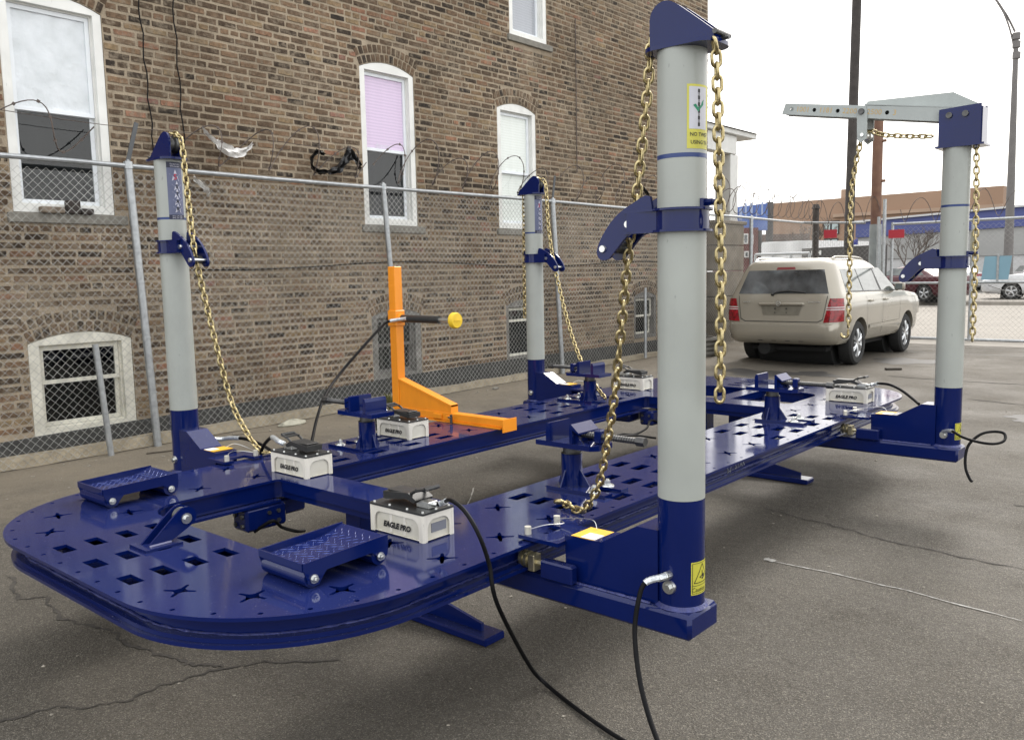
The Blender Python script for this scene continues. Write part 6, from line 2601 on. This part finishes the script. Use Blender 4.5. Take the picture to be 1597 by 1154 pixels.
# ================================================================== GATE END OF THE LOT
def build_gate():
    gx = 17.5
    f = thing('gate_fence', 'chain-link gate and fence closing the street end of the yard', 'gate', (gx, 1, 0))
    b = B()
    chain_link(b, V((gx, -4.0, 0)), V((0, 1, 0)), 6.6, lambda p: .06, 2.3, .10, .0019, V((1, 0, 0)))
    chain_link(b, V((gx, 3.15, 0)), V((0, 1, 0)), 1.4, lambda p: .06, 2.3, .10, .0019, V((1, 0, 0)))
    put('wire_mesh', b, WIRE, f, None, kind='stuff', recalc=False)
    b = B()
    for z, r in ((2.38, .028), (1.17, .026), (.05, .030)):
        b.cyl((gx, -4.2, z), (gx, 2.72, z), r, r, 10)
    b.cyl((gx, -4.2, .05), (gx, -4.2, 2.38), .03, .03, 10)
    b.cyl((gx, 2.70, .05), (gx, 2.70, 2.42), .03, .03, 10)
    b.cyl((gx, 1.32, .05), (gx, 1.32, 2.38), .035, .035, 10)
    b.cyl((gx, 1.20, .05), (gx, 1.20, 2.38), .03, .03, 10)
    puts('gate_frame', b, GALV, f)
    b = B()
    b.cyl((gx, 3.25, 2.44), (gx, 4.58, 2.52), .026, .026, 10)
    b.cyl((gx, 3.25, .05), (gx, 4.58, .2), .026, .026, 10)
    puts('top_rail', b, GALV, f)
    b = B()
    b.cyl((gx - .05, 2.85, 0), (gx - .05, 2.85, 2.9), .035, .035, 12)
    b.cyl((gx, 2.98, 0), (gx, 2.98, 2.55), .03, .03, 12)
    puts('hinge_post', b, GALV, f)
    # diagonal tension cables
    b = B()
    b.tube([(gx - .02, .9, 1.12), (gx - .02, -.6, .55), (gx - .02, -2, .08)], .008, 5)
    b.tube([(gx - .02, 2.6, 2.3), (gx - .02, 1.9, 1.75), (gx - .02, 1.4, 1.3)], .008, 5)
    puts('brace_cable', b, DARKSTEEL, f)
    b = B()
    for y0, y1, turns in ((3.0, 4.5, 4), (-2.5, 2.6, 9)):
        pts = []
        N = turns * 14
        for i in range(N + 1):
            a = 2 * pi * i / 14
            pts.append((gx + .14 * cos(a), y0 + (y1 - y0) * i / N, 2.68 + .25 * sin(a) * (1 + .2 * sin(i * .31))))
        b.tube(pts, .007, 4)
    put('razor_wire', b, RUSTWIRE, f)
    # wooden corner post
    p = at(1274, 352, x=17.9)
    b = B()
    b.cyl((18.2, 4.58, 0), (18.2, 4.58, 2.85), .075, .07, 12)
    b.cyl((18.2, 4.58, 2.85), (18.2, 4.58, 2.95), .10, .06, 12)
    o = put('corner_post', b, mat('dark_wood_post', (.07, .06, .055), .9, 0, .2, 10), f)
    SG = mat('red_sign', (.48, .03, .05), .5, 0, .06, 4)
    for (u0, v0, u1, v1, lab) in ((1285, 359, 1305, 371, 'blank red sign on the fence left of the dark pole'), (1386, 359, 1410, 371, 'blank red sign on the gate right of the rusty pole')):
        a, c = at(u0, v0, x=gx - .06), at(u1, v1, x=gx - .06)
        b = B()
        b.box(gx - .065, gx - .05, *sorted((a.y, c.y)), c.z, a.z)
        tag(put('red_sign', b, SG, None, 0), lab, 'sign')
    # pale blue board and a small tan plate tied to the gate
    a, c = at(1536, 400, x=gx - .08), at(1577, 436, x=gx - .08)
    b = B()
    sk = .05
    b.plate([(a.y, a.z), (c.y, a.z), (c.y + sk, c.z), (a.y + sk, c.z)], .012, (gx - .08, 0, 0), (0, 1, 0), (0, 0, 1))
    bo = put('blue_board', b, mat('pale_blue_board', (.26, .45, .56), .5, 0, .04, 4), None, 0)
    tag(bo, 'pale blue board fastened low on the gate at the right', 'board')
    b = B()
    ym = (a.y + c.y) / 2
    b.box(gx - .1, gx - .087, ym - .02, ym + .02, c.z - .04, a.z + .05)
    put('board_strap', b, GALV, bo, 0)
    a, c = at(1514, 362, x=gx - .06), at(1523, 392, x=gx - .06)
    b = B()
    b.plate(rrect(min(a.y, c.y), max(a.y, c.y), c.z, a.z, .03), .01, (gx - .06, 0, 0), (0, 1, 0), (0, 0, 1))
    tag(put('tan_plate', b, mat('tan_plate_paint', (.34, .33, .26), .6), None, 0), 'small tan plate on the gate beside the right chain', 'plate')


build_gate()
# rusty pole in its grey sleeve, at the gate
t = thing('rusty_pole', 'rust brown pole rising from a grey sleeve at the gate', 'pole', (17.7, 3.08, 0))
b = B()
cpos = (17.72, 3.11)
zt = at(1361, 352, x=17.72).z
b.cyl((*cpos, 0), (*cpos, zt + .02), .125, .12, 20)
put('sleeve', b, mat('grey_sleeve', (.33, .36, .36), .6, 0, .15, 6), t)
b = B()
b.cyl((*cpos, zt), (cpos[0], cpos[1], 4.9), .105, .10, 20)
b.cyl((cpos[0], cpos[1] - .1, 3.3), (cpos[0], cpos[1] - .17, 3.3), .03, .03, 8)
b.cyl((cpos[0], cpos[1] - .1, 4.12), (cpos[0], cpos[1] - .17, 4.12), .03, .03, 8)
put('pipe', b, mat('rust_brown', (.17, .085, .06), .85, 0, .35, 5, .3, 30, vcol=(.25, .14, .09)), t)

# utility pole, street lamp
p = at(1322, 400, x=24.0)
b = B()
topp = at(1337, 0, x=24.0)
b.cyl((p.x, p.y, 0), (topp.x, topp.y - .03, 13), .135, .12, 18)
tag(put('utility_pole', b, mat('dark_creosote', (.055, .048, .045), .9, 0, .25, 5, .4, 20)), 'tall dark wooden utility pole behind the parked estate car', 'pole')

t = thing('street_lamp', 'tall tapering grey street lamp with a thin curved arm', 'street lamp', (39.155, 4.67, .14))
LM = mat('lamp_pole_grey', (.16, .15, .145), .6, .2, .1, 3)
b = B()
base = V((39.155, 4.67, .14))
tp = at(1585, 60, x=39.155)
hh = tp.z
b.cyl(base, (base.x, tp.y, hh), .20, .09, 14)
b.cyl(base, base + V((0, 0, .5)), .26, .22, 14)
put('pole', b, LM, t)
b = B()
for v_ in (92, 75, 62):
    q_ = at(1585, v_, x=39.155)
    b.cyl(q_, q_ + V((0, 0, .25)), .15, .15, 12)
b.tube(smooth_pts([at(1583, 50, x=39.155), at(1572, 28, x=39.1), at(1563, 14, x=39.0), at(1553, 0, x=38.9), at(1530, -24, x=38.7)], 5), .045, 6)
b.tube(smooth_pts([at(1583, 84, x=39.155), at(1576, 50, x=39.1), at(1566, 22, x=39.0), at(1556, 5, x=38.95)], 5), .035, 6)
put('lamp_arm', b, LM, t)
b = B()
q_ = at(1522, -30, x=38.6)
b.box(q_.x - .2, q_.x + .2, q_.y - .1, q_.y + .7, q_.z - .1, q_.z + .06, .03)
put('lamp_head', b, LM, t)


# ================================================================== FAR BUILDINGS
def wallbox(name, label, a, c, z, depth, m, cat='building', kindm=None, zbase=0.):
    """box whose near face runs from ground point a to c"""
    t = thing(name, label, cat, (a[0], a[1], 0))
    a, c = V((a[0], a[1], 0)), V((c[0], c[1], 0))
    d = (c - a).normalized()
    nrm = V((-d.y, d.x, 0))
    if nrm.dot(V((CAM.x, CAM.y, 0)) - a) > 0:
        nrm = -nrm
    b = B()
    z = z if isinstance(z, tuple) else (z, z)
    vs = []
    for o_ in (0, depth):
        for p_, zz in ((a, z[0]), (c, z[1])):
            q_ = p_ + nrm * o_
            vs += [(q_.x, q_.y, zbase), (q_.x, q_.y, zz)]
    b.add(vs, [(0, 2, 3, 1), (4, 6, 7, 5), (0, 4, 5, 1), (2, 6, 7, 3), (1, 3, 7, 5), (0, 2, 6, 4)])
    put('wall', b, m, t, 0)
    return t, a, d, -nrm, (c - a).length


def face(t, nm, a, d, n, s0, s1, z0, z1, m, off=.05, th=.06):
    b = B()
    o_ = a + n * off
    b.plate([(s0, z0), (s1, z0), (s1, z1), (s0, z1)], th, o_, d, V((0, 0, 1)))
    return put(nm, b, m, t, 0)


def gp(u, d):
    """ground point under pixel column u at distance d along the view"""
    r_ = FW + RT * ((u - 798.5) / 1324.84) - UP * ((420 - 577) / 1324.84)
    r_ = V((r_.x, r_.y, 0))
    return (CAM.x + r_.x * d, CAM.y + r_.y * d)


def zat(u, v, d):
    r_ = FW + RT * ((u - 798.5) / 1324.84) - UP * ((v - 577) / 1324.84)
    return CAM.z + r_.z * d


TANW = mat('tan_stucco', (.36, .235, .16), .9, 0, .1, .3)
TANL = mat('tan_stucco_light', (.42, .30, .22), .9, 0, .1, .3)
BLUB = mat('blue_fascia', (.06, .08, .26), .6, 0, .08, .5)
GREYW = mat('grey_block_wall', (.40, .40, .39), .8, 0, .05, .5)
WHW = mat('white_block_wall', (.62, .62, .62), .8, 0, .06, .5)

# long tan building
t, a, d, n, L = wallbox('tan_building', 'long tan building with a flat roof beyond the street', gp(1196, 78), gp(1560, 66), (zat(1196, 319, 78), zat(1560, 291, 66)), 3, TANW)
face(t, 'parapet_ledge', a, d, n, 6, L, zat(1330, 338, 73), zat(1330, 333, 73), TANL, .15, .3)
for (u0, u1, v0, v1) in ((1295, 1321, 345, 366), (1296, 1320, 372, 390)):
    s0 = (u0 - 1196) / 364 * L
    s1 = (u1 - 1196) / 364 * L
    w_ = face(t, 'window', a, d, n, s0, s1, zat(u0, v1, 74), zat(u0, v0, 74), BLACKT, .04, .08)
    for k in range(2):
        f0 = s0 + (s1 - s0) * (k * .5 + .06)
        b = B()
        b.plate([(f0, zat(u0, v1 - 1, 74)), (f0 + (s1 - s0) * .38, zat(u0, v1 - 1, 74)), (f0 + (s1 - s0) * .38, zat(u0, v0 + 2, 74)), (f0, zat(u0, v0 + 2, 74))], .03, a + n * .12, d, V((0, 0, 1)))
        put('pane', b, mat('pale_glass', (.42, .5, .5), .2), w_, 0)
# dark grey side end and chimney
t2, a2, d2, n2, L2 = wallbox('chimney', 'square tan chimney above the tan building', gp(1309, 74.5), gp(1320, 74.2), zat(1312, 297, 74.5), 1.0, TANL, 'chimney')
# building with blue fascia over grey and white walls
t, a, d, n, L = wallbox('blue_roof_shop', 'low white shop with a broad blue fascia behind the gate', gp(1337, 60), gp(1720, 43), (zat(1337, 348, 60), zat(1337, 348, 60)), 1.5, WHW)
zt_ = zat(1337, 348, 60)
face(t, 'blue_fascia', a, d, n, 0, L, zt_ - 1.05, zt_, BLUB, .12, .2)
face(t, 'roof_edge', a, d, n, 0, L, zt_ + .005, zt_ + .12, WHW, .2, .4)
face(t, 'grey_band', a, d, n, 0, L, zt_ - 2.6, zt_ - 1.06, GREYW, .05, .08)
# blue mural building on the left
t, a, d, n, L = wallbox('mural_board', 'raised blue painted board with white brush marks', gp(1146, 50), gp(1196, 50), (zat(1148, 324, 50), zat(1196, 318, 50)), .3, mat('mural_blue', (.07, .13, .38), .7, 0, .4, .9, vcol=(.16, .26, .6)), 'board', zbase=zat(1170, 360, 50))
for k_ in (.2, .8):
    b = B()
    q_ = a + d * (L * k_) - n * .15
    b.cyl((q_.x, q_.y, 0), (q_.x, q_.y, zat(1170, 360, 50)), .12, .12, 8)
    put('board_post', b, DARKSTEEL, t)
rnd = random.Random(21)
for k in range(5):
    s0 = L * (.12 + .17 * k)
    z0 = zat(1170, 340, 51) + rnd.uniform(-.3, .3)
    face(t, 'brush_mark', a, d, n, s0, s0 + L * rnd.uniform(.05, .1), z0, z0 + rnd.uniform(.3, .9), mat('mural_white', (.35, .42, .6), .7), .02, .03)
t, a, d, n, L = wallbox('grey_block', 'narrow dark grey wall between the mural and the tan building', gp(1196.5, 50.5), gp(1205, 50.5), (zat(1200, 316, 50.5), zat(1200, 316, 50.5)), .4, mat('dark_grey_wall', (.13, .125, .12), .9))
# red row house low behind the pier
t, a, d, n, L = wallbox('red_house', 'dark red brick house with white window frames behind the fence', gp(1152, 46), gp(1182, 46), (zat(1160, 356, 46), zat(1160, 356, 46)), 6, mat('dark_red_brick', (.16, .06, .055), .9, 0, .2, 2))
for (u0, u1, v0, v1) in ((1158, 1166, 365, 381), (1169, 1174, 366, 381), (1160, 1167, 392, 402)):
    w_ = face(t, 'window', a, d, n, (u0 - 1152) / 30 * L, (u1 - 1152) / 30 * L, zat(u0, v1, 46), zat(u0, v0, 46), WHITE, .04, .06)
    b = B()
    e0, e1 = (u0 - 1152 + 2) / 30 * L, (u1 - 1152 - 2) / 30 * L
    b.plate([(e0, zat(u0, v1 - 2, 46)), (e1, zat(u0, v1 - 2, 46)), (e1, zat(u0, v0 + 2, 46)), (e0, zat(u0, v0 + 2, 46))], .02, a + n * .09, d, V((0, 0, 1)))
    put('pane', b, CGLASS, w_, 0)
# brown low building and bushes tone
t, a, d, n, L = wallbox('brown_shed', 'low brown shed behind the white trailer', gp(1182, 56), gp(1262, 56), (zat(1200, 366, 56), zat(1200, 366, 56)), 6, mat('brown_siding', (.17, .12, .10), .9, 0, .2, 1))
# white trailers
STW = stripes_mat('white_corrugated', (.50, .50, .50), (.66, .66, .66), 1.6, .7, 0)
t, a, d, n, L = wallbox('white_trailer', 'white corrugated trailer behind the roof of the parked estate car', gp(1188, 40), gp(1268, 38), (zat(1190, 378, 40), zat(1266, 375, 38)), 5, STW, 'trailer', zbase=.9)
for u0 in (1196, 1214, 1250):
    b = B()
    q_ = gp(u0, 39.4)
    b.lathe([(.2, -.14), (.5, -.14), (.5, .14), (.2, .14)], (q_[0], q_[1], .5), 'y', 20)
    put('wheel', b, TYRE, t)
b = B()
for k in range(24):
    o_ = a + d * (L * (k + .5) / 24) + n * .03
    b.plate([(-.05, 1.0), (.05, 1.0), (.05, zat(1190, 378, 40) - .05), (-.05, zat(1190, 378, 40) - .05)], .05, o_, d, V((0, 0, 1)))
put('side_ribs', b, STW, t, 0)
# grey wall with two white marks
t, a, d, n, L = wallbox('grey_screen_wall', 'dark grey screen wall behind the parked estate car', gp(1250, 34), gp(1375, 31), (zat(1256, 388, 34), zat(1375, 382, 31)), .3, mat('dark_screen_wall', (.075, .07, .068), .9, 0, .2, 1), 'wall')
for u0 in (1267, 1276):
    s0 = (u0 - 1250) / 125 * L
    z0 = zat(u0, 398, 33.6)
    face(t, 'white_mark', a, d, n, s0, s0 + .07, z0, z0 + .17, WHITE, .03, .03)
    face(t, 'white_mark', a, d, n, s0 + .13, s0 + .2, z0, z0 + .17, WHITE, .03, .03)
    face(t, 'white_mark', a, d, n, s0 + .07, s0 + .13, z0 + .06, z0 + .11, WHITE, .03, .03)
# low barrier rail in front of trailers
t = thing('guard_rail', 'grey horizontal guard rail between the fence and the white trailer', 'rail', (30, 12, 0))
a, c = gp(1178, 30), gp(1262, 29)
b = B()
zr = zat(1200, 397, 30)
b.cyl((*a, zr), (*c, zr), .05, .05, 8)
for k in range(4):
    q_ = V((*a, 0)).lerp(V((*c, 0)), k / 3)
    b.cyl(q_, q_ + V((0, 0, zr)), .05, .05, 8)
put('rail_bar', b, GALV, t)
# blue triangle banner by the dark pole and orange flag
b = B()
q_ = gp(1325, 33)
q2 = gp(1337, 33)
b.add([(*q_, zat(1325, 382, 33)), (*q2, zat(1337, 382, 33)), (*q2, zat(1337, 372, 33)), (q_[0], q_[1] + .05, zat(1325, 382, 33)), (q2[0], q2[1] + .05, zat(1337, 382, 33)), (q2[0], q2[1] + .05, zat(1337, 372, 33))],
      [(0, 1, 2), (3, 5, 4), (0, 1, 4, 3), (1, 2, 5, 4), (2, 0, 3, 5)])
tag(put('pennant', b, mat('pennant_blue', (.03, .04, .25), .6), None, 0), 'small dark blue triangular pennant beside the dark pole', 'pennant')


# bare trees beyond the street
def bare_tree(u, d, top_v, spread, label, seed, bark):
    rnd = random.Random(seed)
    x, y = gp(u, d)
    H = zat(u, top_v, d)
    t = thing('bare_tree', label, 'tree', (x, y, 0), 'bare trees beyond the street')
    trunk, twigs = B(), B()

    def grow(p, dr, ln, r, lv):
        q_ = p + dr * ln
        (trunk if lv < 2 else twigs).tube([p, (p + q_) / 2 + V((rnd.uniform(-1, 1), rnd.uniform(-1, 1), 0)) * ln * .05, q_], [r, r * .85, r * .65], 6 if lv < 2 else 4)
        if lv < 5:
            for k in range(3 if lv else 4):
                nd = (dr + V((rnd.uniform(-1, 1), rnd.uniform(-1, 1), rnd.uniform(-.1, .7))) * spread).normalized()
                grow(p + dr * ln * rnd.uniform(.55, 1), nd, ln * rnd.uniform(.55, .8), r * .58, lv + 1)
    grow(V((x, y, 0)), V((0, 0, 1)), H * .36, H * .022, 0)
    put('trunk', trunk, bark, t)
    put('crown', twigs, bark, t)


BARK = mat('bare_bark', (.12, .095, .08), .9)
bare_tree(1258, 46, 318, .75, 'bare branching tree in front of the tan building', 4, BARK)
bare_tree(1222, 44, 352, .9, 'low bare bushy tree above the white trailer', 5, BARK)
bare_tree(1237, 47, 350, .9, 'second low bare bushy tree, right one above the white trailer', 7, BARK)
bare_tree(1420, 46, 330, .8, 'thin bare tree in front of the blue fascia', 6, BARK)

# stacked hoops and a board lying in the yard
b = B()
p0 = at(1104, 556, z=.05)
for k in range(4):
    b.lathe([(.27, -.035), (.33, -.035), (.35, 0), (.33, .035), (.27, .035)], (p0.x - .1, p0.y + .15, .045 + gz(p0.x, p0.y) + k * .075), 'z', 28)
tag(put('tyre_stack', b, mat('old_rubber_grey', (.16, .15, .13), .9)), 'low stack of grey tyres half hidden behind the near tower', 'tyres')
b = B()
p0 = at(1393, 577, z=0)
b.box(-.11, .11, -.04, .04, .004, .03, 0, 0, Matrix.Translation((p0.x, p0.y, 0)) @ Matrix.Rotation(-.9, 4, 'Z'))
tag(put('wood_offcut', b, mat('dark_offcut', (.06, .05, .04), .9), None, 0), 'small dark wood offcut lying on the asphalt behind the deck', 'wood')
b = B()
p0 = at(1250, 537, z=0)
b.box(p0.x - .1, p0.x + .1, p0.y - .06, p0.y + .06, .0, .09, .02)
tag(put('stone', b, STONE, None, 0), 'grey block on the ground under the parked estate car', 'stone')
